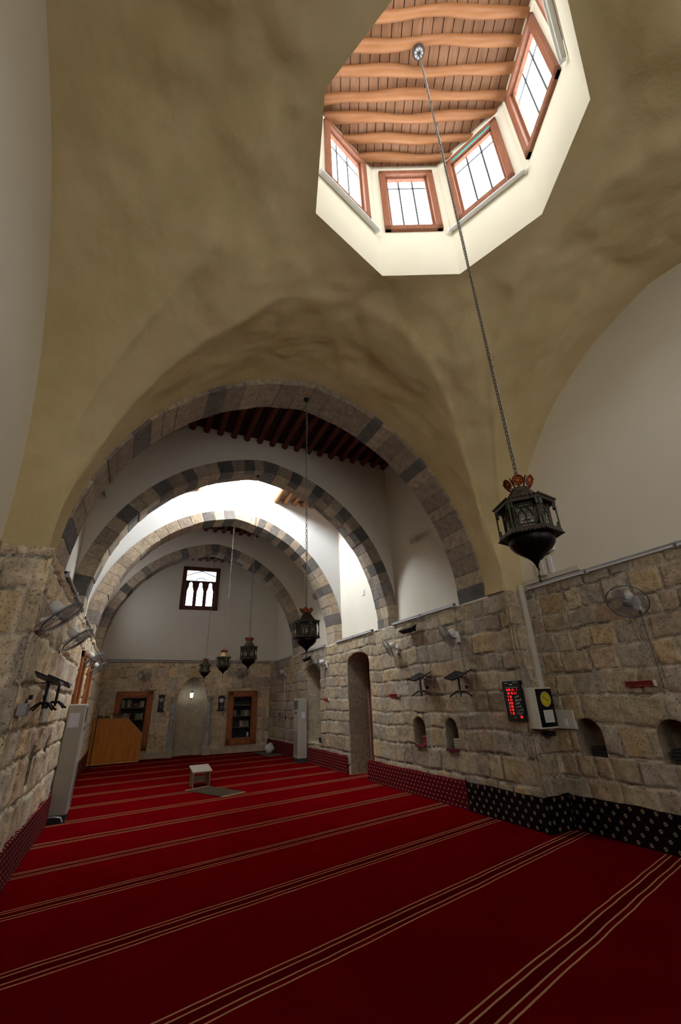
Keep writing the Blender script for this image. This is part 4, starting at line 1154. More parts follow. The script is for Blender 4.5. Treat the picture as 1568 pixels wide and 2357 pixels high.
# red slatted strips
def red_strip(loc, rot, ln, lab):
    t = thing('slatted_heater', lab, 'heater', loc, rot, 'red slatted strips under the fans')
    b_ = MB(); b_.box((0, -.03, 0), (ln, .05, .012)); b_.box((0, -.03, .055), (ln, .05, .012)); b_.box((0, -.008, .028), (ln, .016, .06)); b_.build('slat_frame', M['heater'], t)
    b_ = MB(); n = int(ln / .022)
    for i in range(n): b_.box((-ln / 2 + ln * (i + .5) / n, -.045, .028), (.010, .012, .05))
    b_.build('slats', M['heater'], t)
    b_ = MB(); b_.box((ln / 2 + .012, -.03, .028), (.03, .055, .075), bev=.005); b_.build('end_cap', M['offwhite'], t)
red_strip((XRN, 3.70, 1.79), -PI / 2, .36, 'long red slatted strip on the near right wall below the large-looking fan')
red_strip((XR, 8.92, 1.78), -PI / 2, .36, 'red slatted strip between the tall doorway and the black folding stands')
red_strip((XR, 12.82, 1.76), -PI / 2, .34, 'red slatted strip between the alcove and the tall doorway')

# ------------------------------------------------------------------ black folding stands
def stand_parts(root):
    b_ = MB(); b_.tube([(0, -.17, -.02), (0, -.17, .26)], .017, 8); b_.box((0, -.17, .27), (.07, .05, .03)); b_.build('post', M['black'], root)
    for sx in (-1, 1):
        q_ = MB(); mt = Matrix.Rotation(sx * R_(-12), 3, 'Y') @ Matrix.Rotation(R_(24), 3, 'X')
        q_.box((sx * .115, -.17, .30 ), (.23, .30, .018), 0, mt); q_.build('desk_leaf', M['black'], root)
    for k_ in range(4):
        a = PI / 4 + k_ * PI / 2; c, s = math.cos(a), math.sin(a); q_ = MB()
        q_.tube([(c * rr, -.17 + s * rr * .8, zz) for rr, zz in ((.01, .02), (.06, .035), (.12, .01), (.19, -.035), (.215, -.045))], [.014, .015, .013, .012, .014], 7)
        q_.build('leg', M['black'], root)
    q_ = MB(); q_.box((0, -.02, .10), (.03, .04, .05)); q_.box((0, -.09, .262), (.02, .15, .012)); q_.build('wall_hook', M['black'], root)
s1 = thing('folding_stand', 'left black reading stand mounted on the right stone wall', 'stand', (XR - .035, 7.60, 1.83), -PI / 2, 'black reading stands on the walls'); stand_parts(s1)
dup(s1, loc=(XR - .035, 6.42, 1.79), label='right black reading stand mounted on the right stone wall, next to the red digit board')
l1 = dup(s1, loc=(XL + .05, 5.75, 1.80), rotz=PI / 2, label='nearer black reading stand on the left wall')
l2 = dup(s1, loc=(XL + .05, 6.62, 1.82), rotz=PI / 2, label='farther black reading stand on the left wall, overlapping the air conditioner top')
l1.scale = l2.scale = (.86, .86, .86)
# ------------------------------------------------------------------ floodlights
def flood(loc, rot, lab, mat, tilt=-35, w2=.26, yaw=0):
    t = thing('floodlight', lab, 'floodlight', loc, rot, None)
    mt = Matrix.Translation((0, -.17, 0)) @ Matrix.Rotation(R_(yaw), 4, 'Z') @ Matrix.Rotation(R_(tilt), 4, 'X')
    b_ = MB()
    vs = [mt @ Vector(p_) for p_ in ((-w2 / 2, -.05, -.09), (w2 / 2, -.05, -.09), (w2 / 2, -.05, .09), (-w2 / 2, -.05, .09), (-w2 / 3, .05, -.06), (w2 / 3, .05, -.06), (w2 / 3, .05, .06), (-w2 / 3, .05, .06))]
    b_.add(vs, [(0, 1, 2, 3), (4, 7, 6, 5), (0, 4, 5, 1), (1, 5, 6, 2), (2, 6, 7, 3), (3, 7, 4, 0)]); b_.build('housing', mat, t)
    b_ = MB(); b_.box((0, -.054, 0), (w2 * .86, .006, .14), 0, None); 
    b_.v = [tuple(mt @ Vector(p_)) for p_ in b_.v]; b_.build('glass_front', M['lglass'], t)
    b_ = MB(); b_.box((0, -.01, 0), (.12, .02, .05)); b_.tube([(-.05, -.02, 0), (-.05, -.16, .0)], .008, 6); b_.tube([(.05, -.02, 0), (.05, -.16, .0)], .008, 6); b_.build('bracket', mat, t)
    return t
flood((XR, 7.9, 3.10), -PI / 2, 'black floodlight on the right wall between two fans', M['black'], -60, .50)
flood((XR, 14.1, 3.06), -PI / 2, 'black floodlight above the arched alcove beside a fan', M['black'], -60, .50)
flood((XPR, 7.72, 5.18), -PI / 2, 'pale floodlight on the plaster wall right of the second arch', M['offwhite'], -20, .40, -35)
flood((XPR, 13.9, 5.15), -PI / 2, 'pale floodlight on the plaster wall behind the third arch', M['offwhite'], -20, .40, -35)
flood((XPL, 8.2, 5.42), PI / 2, 'pale floodlight on the left plaster wall beside the second arch', M['offwhite'], -20, .34, -30)

# ------------------------------------------------------------------ LED time board
SEG = {'0': 'abcdef', '1': 'bc', '2': 'abged', '3': 'abgcd', '4': 'fgbc', '5': 'afgcd', '6': 'afgedc', '7': 'abc', '8': 'abcdefg', '9': 'abfgcd', ' ': '', '.': '.', '-': 'g'}
def seg_text(mb, s, x, z, h, y, adv=None):
    w2 = h * .5; adv = adv or h * .72; t = h * .12
    for ch in s:
        for g in SEG[ch]:
            if g == '.': mb.box((x + w2 * .3, y, z + t / 2), (t * 1.2, .003, t * 1.2)); continue
            cx_, cz_, dx, dz_ = {'a': (w2 / 2, h - t / 2, w2, t), 'g': (w2 / 2, h / 2, w2, t), 'd': (w2 / 2, t / 2, w2, t), 'b': (w2 - t / 2, h * .75, t, h / 2), 'c': (w2 - t / 2, h * .25, t, h / 2), 'f': (t / 2, h * .75, t, h / 2), 'e': (t / 2, h * .25, t, h / 2)}[g]
            mb.box((x + cx_, y, z + cz_), (dx, .003, dz_))
        x += adv if ch != '.' else adv * .6
led = thing('digital_time_board', 'black digital prayer time board with glowing red digits', 'clock', (XR, 5.36, 1.37), -PI / 2)
b_ = MB(); b_.box((0, -.035, .285), (.37, .07, .57), bev=.006); b_.build('case', M['black_gloss'], led)
b_ = MB(); b_.box((0, -.036, .574), (.36, .06, .008)); tag(b_.build('top_edge', M['tube_grey'], led), 'silvery top edge')
b_ = MB()
seg_text(b_, '1428.12. 1', -.125, .427, .029, -.0725, .026)
seg_text(b_, '03 45 21', -.095, .377, .029, -.0725, .0235)
for k_, s_ in enumerate(('4 56', '6 27', '1218', '3 03', '5 42', '7 35')):
    seg_text(b_, s_, -.105 + (.0), .330 - .047 * k_, .029, -.0725, .022)
seg_text(b_, '26', .085, .045, .033, -.0725)
b_.build('digits', M['led'], led)
def text_mesh(s, size, mat, parent, name, loc, align='LEFT'):
    cu = bpy.data.curves.new(name, 'FONT'); cu.body = s; cu.size = size; cu.align_x = align; cu.extrude = .0006
    ob = bpy.data.objects.new(name, cu); COL.objects.link(ob)
    me = bpy.data.meshes.new_from_object(ob.evaluated_get(bpy.context.evaluated_depsgraph_get())); bpy.data.objects.remove(ob); bpy.data.curves.remove(cu)
    me.materials.clear(); me.materials.append(mat)
    o = bpy.data.objects.new(name, me); COL.objects.link(o); o.parent = parent; o.location = loc; o.rotation_euler = (PI / 2, 0, 0)
    return o
# names of the prayers, in joined presentation forms written in visual order
AR = ['\uFEAE\uFEA0\uFED4\uFEDF\u0627', '\uFED5\u0648\uFEAE\uFEB8\uFEDF\u0627', '\uFEAE\uFEEC\uFEC8\uFEDF\u0627', '\uFEAE\uFEBC\uFECC\uFEDF\u0627', '\uFE8F\uFEAE\uFED0\uFEE4\uFEDF\u0627', '\u0621\uFE8E\uFEB8\uFECC\uFEDF\u0627']
for k_, s_ in enumerate(AR):
    text_mesh(s_, .042, M['label'], led, 'prayer_name', (.035, -.0725, .334 - .047 * k_))
b_ = MB(); b_.box((0, -.0715, .475), (.26, .002, .003)); b_.box((.0, -.0715, .515), (.06, .002, .012)); b_.box((-.09, -.0715, .54), (.08, .002, .006)); b_.box((.09, -.0715, .545), (.09, .002, .006)); b_.box((-.02, -.0715, .05), (.06, .002, .006)); b_.build('printed_heading', M['label'], led)

# yellow dial clock box on the pier end
ck = thing('wall_clock', 'white boxed clock with black face and yellow dial on the pier end', 'clock', (5.66, YP, 1.27), 0)
b_ = MB(); b_.box((0, -.11, .28), (.36, .22, .56), bev=.006); b_.build('housing', M['offwhite'], ck)
b_ = MB(); b_.box((.005, -.223, .282), (.325, .008, .51)); b_.build('black_face', M['black_gloss'], ck)
mtc = Matrix.Translation((.02, -.228, .395)) @ Matrix.Rotation(PI / 2, 4, 'X')
b_ = MB(); b_.lathe([(.0, .003), (.098, .003), (.102, .0)], 40, 0, False, mtc); dl = b_.build('dial', M['yellow'], ck)
b_ = MB(); b_.torus(.102, .004, 40, 5, 0, mtc); b_.build('dial_rim', M['tube_grey'], dl)
b_ = MB()
for a, l_ in ((R_(-62), .075), (R_(118), .05)): b_.box((.02 + math.sin(a) * l_ / 2, -.233, .395 + math.cos(a) * l_ / 2), (.007, .003, l_), 0, Matrix.Rotation(a, 3, 'Y'))
for k_ in range(12):
    a = k_ * PI / 6; b_.box((.02 + math.sin(a) * .086, -.2325, .395 + math.cos(a) * .086), (.004, .002, .012), 0, Matrix.Rotation(a, 3, 'Y'))
b_.build('hands', M['black'], dl)
b_ = MB(); b_.box((.02, -.229, .165), (.19, .004, .165)); pl_ = b_.build('notice_plate', M['table'], ck)
b_ = MB()
for k_ in range(6): b_.box((.03 - .01 * (k_ % 2), -.2315, .225 - .022 * k_), (.13 + .02 * (k_ % 3), .002, .004))
b_.build('printed_lines', M['ink'], pl_)
pn = thing('electrical_panel', 'flat beige panel with a small white label beside the yellow-dial clock', 'electrical box', (XRN, 4.96, 1.26), -PI / 2)
b_ = MB(); b_.box((0, -.03, .12), (.36, .06, .25), bev=.005); b_.build('cover', M['offwhite'], pn)
b_ = MB(); b_.box((.04, -.063, .08), (.055, .008, .10)); b_.build('label_plate', M['tube_white'], pn)
b_ = MB(); b_.box((5.74, YP - .12, 1.20), (.14, .14, .07), bev=.02); tag(b_.build('cable_clump', M['black']), 'dark tangle of plugs under the yellow-dial clock', 'plugs')

# ------------------------------------------------------------------ books in the right wall niches
def book(loc, dims, rot, mat, lab, group, edge=True):
    b_ = MB(); x, y, z = dims; b_.box((0, 0, z * .06), (x, y, z * .12), 0); b_.box((0, 0, z * .94), (x, y, z * .12), 0)
    b_.box((-x / 2 + .004, 0, z / 2), (.008, y, z), 0); b_.box((.003, 0, z / 2), (x - .012, y - .01, z * .78), 1)
    o = b_.build('book', [mat, M['book_silver']]); o.location = loc; o.rotation_euler = (0, 0, rot)
    return tag(o, lab, 'book', group)
for (x, y, z, n, lab, gp, mt, w2) in ((XRN + .14, 4.58, .925, 3, 'of three pale-edged books in the left niche of the near right wall', 'books in the near right niche', M['book_dark'], .24),
                             (XRN + .13, 3.49, .925, 4, 'of four dark books in the niche cut by the right picture edge', 'books in the rightmost niche', M['book_dark'], .24),
                             (XR + .14, 7.02, .885, 4, 'of four pale books in the right niche under the reading stands', 'books in the right far niche', BOOKM[1], .17),
                             (XR + .14, 8.02, .885, 4, 'of four dark books in the left niche under the reading stands', 'books in the left far niche', BOOKM[4], .17)):
    nm = ['bottom', 'second lowest', 'third lowest', 'top'] if n == 4 else ['bottom', 'middle', 'top']
    for k_ in range(n):
        book((x + random.uniform(-.008, .008), y + random.uniform(-.006, .006), z + k_ * .040), (.17, w2, .036), random.uniform(-.06, .06), mt, nm[k_] + ' ' + lab, gp)

# ------------------------------------------------------------------ air conditioners (front -y, width .5, depth .3)
def aircon(root):
    b_ = MB(); b_.box((0, -.15, .98), (.50, .30, 1.74), bev=.02); b_.build('cabinet', M['ac'], root)
    b_ = MB(); b_.box((0, -.302, 1.66), (.40, .01, .26)); g = b_.build('air_grille', M['ac_dark'], root)
    b_ = MB()
    for k_ in range(7): b_.box((0, -.308, 1.55 + .037 * k_), (.40, .012, .012))
    b_.build('louvres', M['ac'], g)
    b_ = MB(); b_.box((0, -.303, 1.42), (.12, .01, .06)); b_.build('control_panel', M['ac_dark'], root)
    b_ = MB(); b_.box((0, -.302, .55), (.42, .008, .72)); k2 = b_.build('lower_grille', M['ac'], root)
    b_ = MB()
    for k_ in range(26): b_.box((0, -.307, .23 + .0255 * k_), (.40, .004, .008))
    b_.build('slots', M['ac_dark'], k2)
    b_ = MB(); b_.box((0, -.15, .055), (.48, .28, .11)); b_.build('plinth', M['ac_dark'], root)
    b_ = MB(); b_.box((-.251, -.15, 1.4), (.004, .03, .1)); b_.build('handle_slot', M['tube_grey'], root)
ac1 = thing('air_conditioner', 'tall cream standing air conditioner against the left wall', 'air conditioner', (XL + .03, 10.16, 0), PI / 2, 'standing air conditioners'); aircon(ac1)
ac2 = dup(ac1, loc=(XR - .06, 14.62, 0), rotz=-PI / 2, label='cream standing air conditioner against the right wall near the far corner')
b_ = MB(); b_.tube([(0, 0, .0), (.0, 0, .06), (.09, 0, .06), (.2, 0, .04), (.24, .0, -.03)], .014, 7); o = b_.build('drain_pipe', M['tube_grey']); o.location = (-.93, 9.87, .05); tag(o, 'grey pipe at the foot of the left air conditioner', 'pipe')
b_ = MB(); b_.box((0, 0, 0), (.17, .003, .24)); o = b_.build('notice_paper', M['paper']); o.location = (-.82, 9.905, 1.58); tag(o, 'pale sheet of paper stuck on the left air conditioner', 'paper')
b_ = MB(); b_.box((0, 0, 0), (.12, .003, .17)); o = b_.build('notice_paper', M['paper']); o.location = (5.30, 14.365, 1.35); tag(o, 'pale sheet of paper stuck on the right air conditioner', 'paper')
pb = thing('metal_box', 'small grey metal box with padlock on the left wall below the reading stands', 'box', (XL + .05, 5.36, 1.77), PI / 2)
b_ = MB(); b_.box((0, -.04, 0), (.16, .08, .11), bev=.005); b_.build('box', M['tube_grey'], pb)
b_ = MB(); b_.torus(.018, .004, 12, 5, 0, Matrix.Translation((0, -.05, .075)) @ Matrix.Rotation(PI / 2, 4, 'X')); b_.box((0, -.05, .055), (.04, .02, .03)); b_.build('padlock', M['black'], pb)

# ------------------------------------------------------------------ carved cupboards
def scroll(mb, x0, z0, x1, z1, y, mi=0):
    n = int(max(2, math.hypot(x1 - x0, z1 - z0) / .11)); d_ = Vector((x1 - x0, 0, z1 - z0)); L_ = d_.length; d_.normalize(); nn_ = Vector((d_.z, 0, -d_.x))
    for k_ in range(n):
        c = Vector((x0, y, z0)) + d_ * L_ * (k_ + .5) / n; s_ = 1 if k_ % 2 else -1
        pts = [c + d_ * (-.04 + .08 * q_ / 6) + nn_ * s_ * .022 * math.sin(PI * 2 * q_ / 6) for q_ in range(7)]
        mb.tube(pts, .006, 5, mi)
def cupboard(loc, rot, w2, h2, fw2, inner, shelves, lab, glass=True):
    t = thing('carved_bookcase', lab, 'bookcase', loc, rot)
    b_ = MB()
    for (cx_, cz_, dx, dz_) in ((0, fw2 / 2, w2, fw2), (0, h2 - fw2 / 2, w2, fw2), (-w2 / 2 + fw2 / 2, h2 / 2, fw2, h2), (w2 / 2 - fw2 / 2, h2 / 2, fw2, h2)):
        b_.box((cx_, -.035, cz_), (dx, .07, dz_), bev=.012)
    for (cx_, cz_, dx, dz_) in ((0, fw2 + .012, w2 - 2 * fw2, .024), (0, h2 - fw2 - .012, w2 - 2 * fw2, .024), (-w2 / 2 + fw2 + .012, h2 / 2, .024, h2 - 2 * fw2), (w2 / 2 - fw2 - .012, h2 / 2, .024, h2 - 2 * fw2)):
        b_.box((cx_, -.02, cz_), (dx, .05, dz_))
    f_ = b_.build('carved_frame', M['carve'], t)
    b_ = MB()
    scroll(b_, -w2 / 2 + fw2, fw2 / 2, w2 / 2 - fw2, fw2 / 2, -.072); scroll(b_, -w2 / 2 + fw2, h2 - fw2 / 2, w2 / 2 - fw2, h2 - fw2 / 2, -.072)
    scroll(b_, -w2 / 2 + fw2 / 2, fw2, -w2 / 2 + fw2 / 2, h2 - fw2, -.072); scroll(b_, w2 / 2 - fw2 / 2, fw2, w2 / 2 - fw2 / 2, h2 - fw2, -.072)
    b_.build('gilt_scrollwork', M['gold'], f_)
    iw_, ih_ = w2 - 2 * fw2, h2 - 2 * fw2
    b_ = MB(); b_.box((0, .27, h2 / 2), (iw_, .02, ih_))
    for sx in (-1, 1): b_.box((sx * (iw_ / 2 - .006), .14, h2 / 2), (.012, .26, ih_))
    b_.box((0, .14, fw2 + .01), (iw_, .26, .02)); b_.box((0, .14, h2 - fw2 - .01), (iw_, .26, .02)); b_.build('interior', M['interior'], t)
    for z in shelves:
        b_ = MB(); b_.box((0, .14, z), (iw_ - .02, .25, .022)); b_.build('shelf', M['shelfwood'], t)
    return t
bl = endw(.285, .29); br = endw(4.375, .27)
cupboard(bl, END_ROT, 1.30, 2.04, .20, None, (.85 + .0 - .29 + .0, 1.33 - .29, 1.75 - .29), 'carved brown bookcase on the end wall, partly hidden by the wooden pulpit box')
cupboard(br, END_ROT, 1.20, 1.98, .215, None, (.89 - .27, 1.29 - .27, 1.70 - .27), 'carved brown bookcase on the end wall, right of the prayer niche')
cL1 = cupboard((XL, 10.84, .70), PI / 2, .85, 2.16, .14, None, (.7, 1.3), 'tall carved brown frame on the left wall behind the air conditioner')
cL2 = cupboard((XL, 13.05, .70), PI / 2, 1.2, 2.16, .14, None, (.7, 1.3), 'tall carved brown frame on the left wall beyond the air conditioner')
def book_row(x0, x1, z, hmin, hmax, lab, gp, seed):
    rg = random.Random(seed); x = x0
    protos = {}
    while x < x1:
        t_ = rg.uniform(.022, .042); h = rg.uniform(hmin, hmax); mt = rg.choice(BOOKM[:4])
        b_ = MB(); b_.box((0, 0, h / 2), (t_, .15, h), bev=.003); o = b_.build('book', mt); o.location = endw(x, z, -.11); o.rotation_euler = (0, 0, END_ROT)
        tag(o, lab, 'book', gp); x += t_ + rg.choice([.001, .002, .004])
for (x0_, x1_, z, a, b2, lab, gp, sd) in (
    (-.12, -.02, 1.772, .24, .27, 'upright book at the left end of the left bookcase top shelf', 'books left on the top shelf of the left bookcase', 1),
    (.05, .22, 1.772, .24, .27, 'upright greenish book in the middle of the left bookcase top shelf', 'books in the middle of the top shelf of the left bookcase', 2),
    (.50, .66, 1.772, .20, .22, 'upright book at the right end of the left bookcase top shelf', 'books right on the top shelf of the left bookcase', 3),
    (-.12, .20, 1.352, .18, .23, 'upright book at the left of the middle shelf of the left bookcase', 'books left on the middle shelf of the left bookcase', 4),
    (.40, .66, 1.352, .18, .21, 'upright book at the right of the middle shelf of the left bookcase', 'books right on the middle shelf of the left bookcase', 5),
    (4.04, 4.16, 1.312, .20, .23, 'upright book at the left of the second shelf of the right bookcase', 'books left on the second shelf of the right bookcase', 6),
    (4.36, 4.70, 1.312, .19, .22, 'upright pale book at the right of the second shelf of the right bookcase', 'books right on the second shelf of the right bookcase', 7),
    (4.34, 4.70, .912, .19, .23, 'upright pale book on the third shelf of the right bookcase', 'books on the third shelf of the right bookcase', 8)):
    book_row(x0_, x1_, z, a, b2, lab, gp, sd)
rd = thing('radio_box', 'small dark box with a bright button among the left bookcase books', 'box', endw(.36, 1.772, -.10), END_ROT)
b_ = MB(); b_.box((0, 0, .07), (.20, .12, .14), bev=.01); b_.build('case', M['book_dark'], rd)
b_ = MB(); b_.tube([(0, -.06, .08), (0, -.07, .08)], .013, 8); b_.build('button', M['tube_white'], rd)
b_ = MB(); b_.lathe([(.0, 0), (.045, .0), (.05, .08), (.04, .16), (.0, .17)], 12); o = b_.build('white_container', M['tube_white']); o.location = endw(4.66, .535, -.10); tag(o, 'small white container at the bottom of the right bookcase', 'container')

# ------------------------------------------------------------------ marble columns beside the prayer niche, base blocks
def column(x, lab):
    t = thing('marble_column', lab, 'column', endw(x, 0, .03), END_ROT, 'grey columns beside the prayer niche')
    b_ = MB(); b_.box((0, -.02, .11), (.30, .24, .22), bev=.012); b_.build('base_block', M['niche'], t)
    b_ = MB(); n = 28; prof_ = [(.11, .22), (.115, .24), (.10, .27)] + [(.097 + .002 * math.sin(k_), .27 + 1.55 * k_ / 16) for k_ in range(17)] + [(.09, 1.84), (.085, 1.87)]
    b_.lathe(prof_, n); b_.build('shaft', M['marble'], t)
    b_ = MB(); b_.lathe([(.085, 1.86), (.10, 1.92), (.12, 2.0), (.13, 2.04)], 8, 0, False, None, PI / 8); b_.box((0, 0, 2.07), (.28, .24, .06), bev=.008); b_.build('capital', M['niche'], t)
column(1.70, 'grey marble column at the left of the prayer niche'); column(3.06, 'grey marble column at the right of the prayer niche')
# plinth along the end wall
mb = MB()
for (xa, xb) in ((.4, 1.55), (3.2, 5.5)):
    a = endw(xa, 0, .03); b2 = endw(xb, 0, .03); mb.add([a, b2, b2 + Vector((0, 0, .2)), a + Vector((0, 0, .2)), a + Vector((0, .06, .22)), b2 + Vector((0, .06, .22))], [(0, 1, 2, 3), (3, 2, 5, 4)])
struct('baseboard_end', mb, M['niche'], 'stone plinth of the end wall', fix=False)
# lit lamp in the niche
nl = thing('niche_lamp', 'small glowing white lantern hanging inside the prayer niche', 'lamp', endw(2.36, 2.04, -.12), END_ROT)
b_ = MB(); b_.lathe([(.03, .0), (.055, .03), (.058, .16), (.05, .19)], 10); b_.build('lit_glass', M['lamp_on'], nl)
b_ = MB(); b_.lathe([(.0, .27), (.015, .25), (.06, .195), (.06, .185)], 10); b_.lathe([(.035, .0), (.02, -.03), (.004, -.06), (.006, -.09), (.0, -.12)], 8); b_.tube([(0, 0, .25), (0, .0, .66)], .004, 5)
for k_ in range(5): a = 2 * PI * k_ / 5; b_.tube([(.060 * math.cos(a), .060 * math.sin(a), .02), (.060 * math.cos(a), .060 * math.sin(a), .19)], .004, 4)
b_.build('metal_frame', M['iron'], nl)

# pendulum clocks
def pend_clock(x, z0_, h, w2, lab, dialmat):
    t = thing('pendulum_clock', lab, 'clock', endw(x, z0_, .03), END_ROT, 'dark pendulum clocks on the end wall')
    b_ = MB(); b_.box((0, -.05, h * .46), (w2 * .74, .10, h * .84), bev=.012); b_.box((0, -.055, h * .07), (w2 * .95, .12, h * .07), bev=.012)
    b_.prism([(-w2 / 2, h * .86), (w2 / 2, h * .86), (w2 * .38, h * .93), (0, h * 1.0), (-w2 * .38, h * .93)], -.12, -.005)
    b_.build('case', M['black'], t)
    for sx in (-.4, 0, .4):
        f_ = MB(); f_.lathe([(.012, h * .92), (.014, h * .96), (.004, h * 1.02), (.0, h * 1.06)], 8, 0, True, Matrix.Translation((sx * w2, -.06, 0))); f_.build('finial', M['black'], t)
    m_ = Matrix.Translation((0, -.105, h * .68)) @ Matrix.Rotation(PI / 2, 4, 'X')
    b_ = MB(); b_.lathe([(.0, .002), (w2 * .27, .002), (w2 * .28, -.002)], 28, 0, False, m_); d_ = b_.build('dial', dialmat, t)
    b_ = MB(); b_.box((.02, -.109, h * .68 + .01), (.045, .003, .007), 0, Matrix.Rotation(.6, 3, 'Y')); b_.box((-.01, -.109, h * .68 + .015), (.03, .003, .007), 0, Matrix.Rotation(1.9, 3, 'Y')); b_.build('hands', M['black'], d_)
    b_ = MB(); b_.tube([(0, -.103, h * .48), (0, -.103, h * .30)], .004, 5); b_.lathe([(.0, .003), (.026, .002), (.028, -.002)], 16, 0, False, Matrix.Translation((0, -.104, h * .28)) @ Matrix.Rotation(PI / 2, 4, 'X')); b_.build('pendulum', M['silver'], t)
M['dial_w'] = simple('white_dial', (.66, .66, .62), .5, 0, .03); M['dial_g'] = simple('grey_dial', (.45, .42, .36), .5, 0, .03)
pend_clock(1.245, 1.57, .62, .27, 'ornate dark wall clock left of the prayer niche with spired top', M['dial_g'])
pend_clock(3.51, 1.50, .60, .30, 'dark pendulum clock with white dial right of the prayer niche', M['dial_w'])

# ------------------------------------------------------------------ wooden pulpit box
pu = thing('wooden_pulpit', 'large orange-brown wooden pulpit box with a cut-off corner in front of the left bookcase', 'pulpit', (-.12, 18.46, 0), 0)
out = [(-.80, .03), (.80, .03), (.80, .90), (.26, 1.42), (-.80, 1.42)]
b_ = MB(); b_.prism(out, 0, .022); b_.build('front_panel', M['lectern'], pu)
b_ = MB(); b_.prism(out, .62, .64); b_.build('rear_panel', M['lectern'], pu)
b_ = MB(); b_.box((.79, .32, .465), (.02, .60, .87)); b_.build('side_panel', M['lectern'], pu)
b_ = MB(); b_.box((-.79, .32, .725), (.02, .60, 1.39)); b_.build('side_panel', M['lectern'], pu)
b_ = MB(); b_.box((-.27, .32, 1.425), (1.10, .66, .025)); b_.build('top_board', M['lectern'], pu)
M['lect_trim'] = simple('pale_wood_trim', (.55, .30, .10), .4)
b_ = MB(); b_.tube([(-.80, -.005, .035), (.80, -.005, .035)], .022, 4); b_.tube([(-.80, -.005, 1.42), (.26, -.005, 1.42), (.80, -.005, .90), (.80, -.005, .03)], .013, 4); b_.build('edge_trim', M['lect_trim'], pu)
ms = thing('microphone_stand', 'thin black T-shaped stand on top of the wooden pulpit box', 'stand', (-.16, 18.80, 1.44), 0)
b_ = MB(); b_.tube([(0, 0, 0), (0, 0, .42)], .010, 6); b_.lathe([(.0, .47), (.018, .46), (.02, .42), (.0, .41)], 10); b_.build('pole', M['black'], ms)
b_ = MB(); b_.box((-.03, 0, .10), (.36, .10, .03)); b_.build('cross_tray', M['black'], ms)
b_ = MB(); b_.lathe([(.0, .0), (.09, .0), (.08, .015), (.0, .02)], 16); b_.build('base', M['black'], ms)
m2 = thing('microphone_stand', 'upright black microphone stand against the left wall beside the pulpit box', 'stand', (-.80, 17.9, 0), 0)
b_ = MB(); b_.tube([(0, 0, 0), (0, 0, 1.75)], .013, 8); b_.build('pole', M['black'], m2)
b_ = MB(); b_.lathe([(.0, 1.84), (.022, 1.83), (.026, 1.79), (.016, 1.74), (.0, 1.73)], 12); b_.build('microphone_head', M['tube_grey'], m2)
b_ = MB(); b_.lathe([(.0, .0), (.13, .0), (.12, .02), (.0, .03)], 18); b_.build('base', M['black'], m2)
for k_, (x, lb) in enumerate(((-.72, 'left brown bundle lying on the wooden pulpit box'), (-.50, 'right brown bundle lying on the wooden pulpit box'))):
    b_ = MB(); b_.lathe([(.0, .12), (.05, .115), (.09, .085), (.105, .045), (.09, .008), (.0, .0)], 14); o = b_.build('cloth_bundle', M['brown']); o.scale = (1.0, 1.3, .95); o.location = (-.15 + x + .12, 18.74, 1.438); tag(o, lb, 'bundle')

# ------------------------------------------------------------------ small reading desk and prayer rug
dk = thing('reading_desk', 'small low white-topped reading desk standing on the red carpet', 'desk', (1.87, 12.20, 0), R_(6))
mt = Matrix.Rotation(R_(14), 3, 'X')
b_ = MB(); b_.box((0, 0, .36), (.46, .42, .018), 0, mt, ); b_.build('top', M['table'], dk)
for sx, lb in ((-1, None), (1, None)):
    b_ = MB(); b_.add([(sx * .19 - .009, -.17, 0), (sx * .19 + .009, -.17, 0), (sx * .19 + .009, .17, 0), (sx * .19 - .009, .17, 0), (sx * .19 - .009, -.17, .31), (sx * .19 + .009, -.17, .31), (sx * .19 + .009, .17, .395), (sx * .19 - .009, .17, .395)],
                     [(0, 3, 2, 1), (4, 5, 6, 7), (0, 1, 5, 4), (1, 2, 6, 5), (2, 3, 7, 6), (3, 0, 4, 7)]); b_.build('side_panel', M['table_leg'], dk)
b_ = MB(); b_.box((0, .14, .12), (.37, .015, .14)); b_.build('stretcher_board', M['table_leg'], dk)
def rug_mat(name, edge, field, motif):
    m, t, b = nt(name); N, L = t.nodes, t.links
    tc = N.new('ShaderNodeTexCoord'); sp = N.new('ShaderNodeSeparateXYZ'); L.new(tc.outputs['Generated'], sp.inputs[0])
    ax = mnode(N, L, 'ABSOLUTE', mnode(N, L, 'SUBTRACT', sp.outputs[0], .5)); ay = mnode(N, L, 'ABSOLUTE', mnode(N, L, 'SUBTRACT', sp.outputs[1], .5))
    e1 = mnode(N, L, 'MAXIMUM', mnode(N, L, 'MULTIPLY', ax, 1.0), mnode(N, L, 'ADD', mnode(N, L, 'MULTIPLY', ay, 1.0), .0))
    bd = mnode(N, L, 'GREATER_THAN', e1, .40)
    vo = N.new('ShaderNodeTexNoise'); vo.inputs['Scale'].default_value = 14; vo.inputs['Detail'].default_value = 3; L.new(tc.outputs['Generated'], vo.inputs['Vector'])
    k_ = mnode(N, L, 'GREATER_THAN', vo.outputs['Fac'], .53)
    a = N.new('ShaderNodeMix'); a.data_type = 'RGBA'; L.new(k_, a.inputs[0]); a.inputs[6].default_value = (*field, 1); a.inputs[7].default_value = (*motif, 1)
    c = N.new('ShaderNodeMix'); c.data_type = 'RGBA'; L.new(mnode(N, L, 'MULTIPLY', bd, mnode(N, L, 'SUBTRACT', 1.0, mnode(N, L, 'MULTIPLY', k_, .5))), c.inputs[0]); L.new(a.outputs[2], c.inputs[6]); c.inputs[7].default_value = (*edge, 1)
    L.new(c.outputs[2], b.inputs['Base Color']); b.inputs['Roughness'].default_value = 1; b.inputs['Specular IOR Level'].default_value = .05
    return m
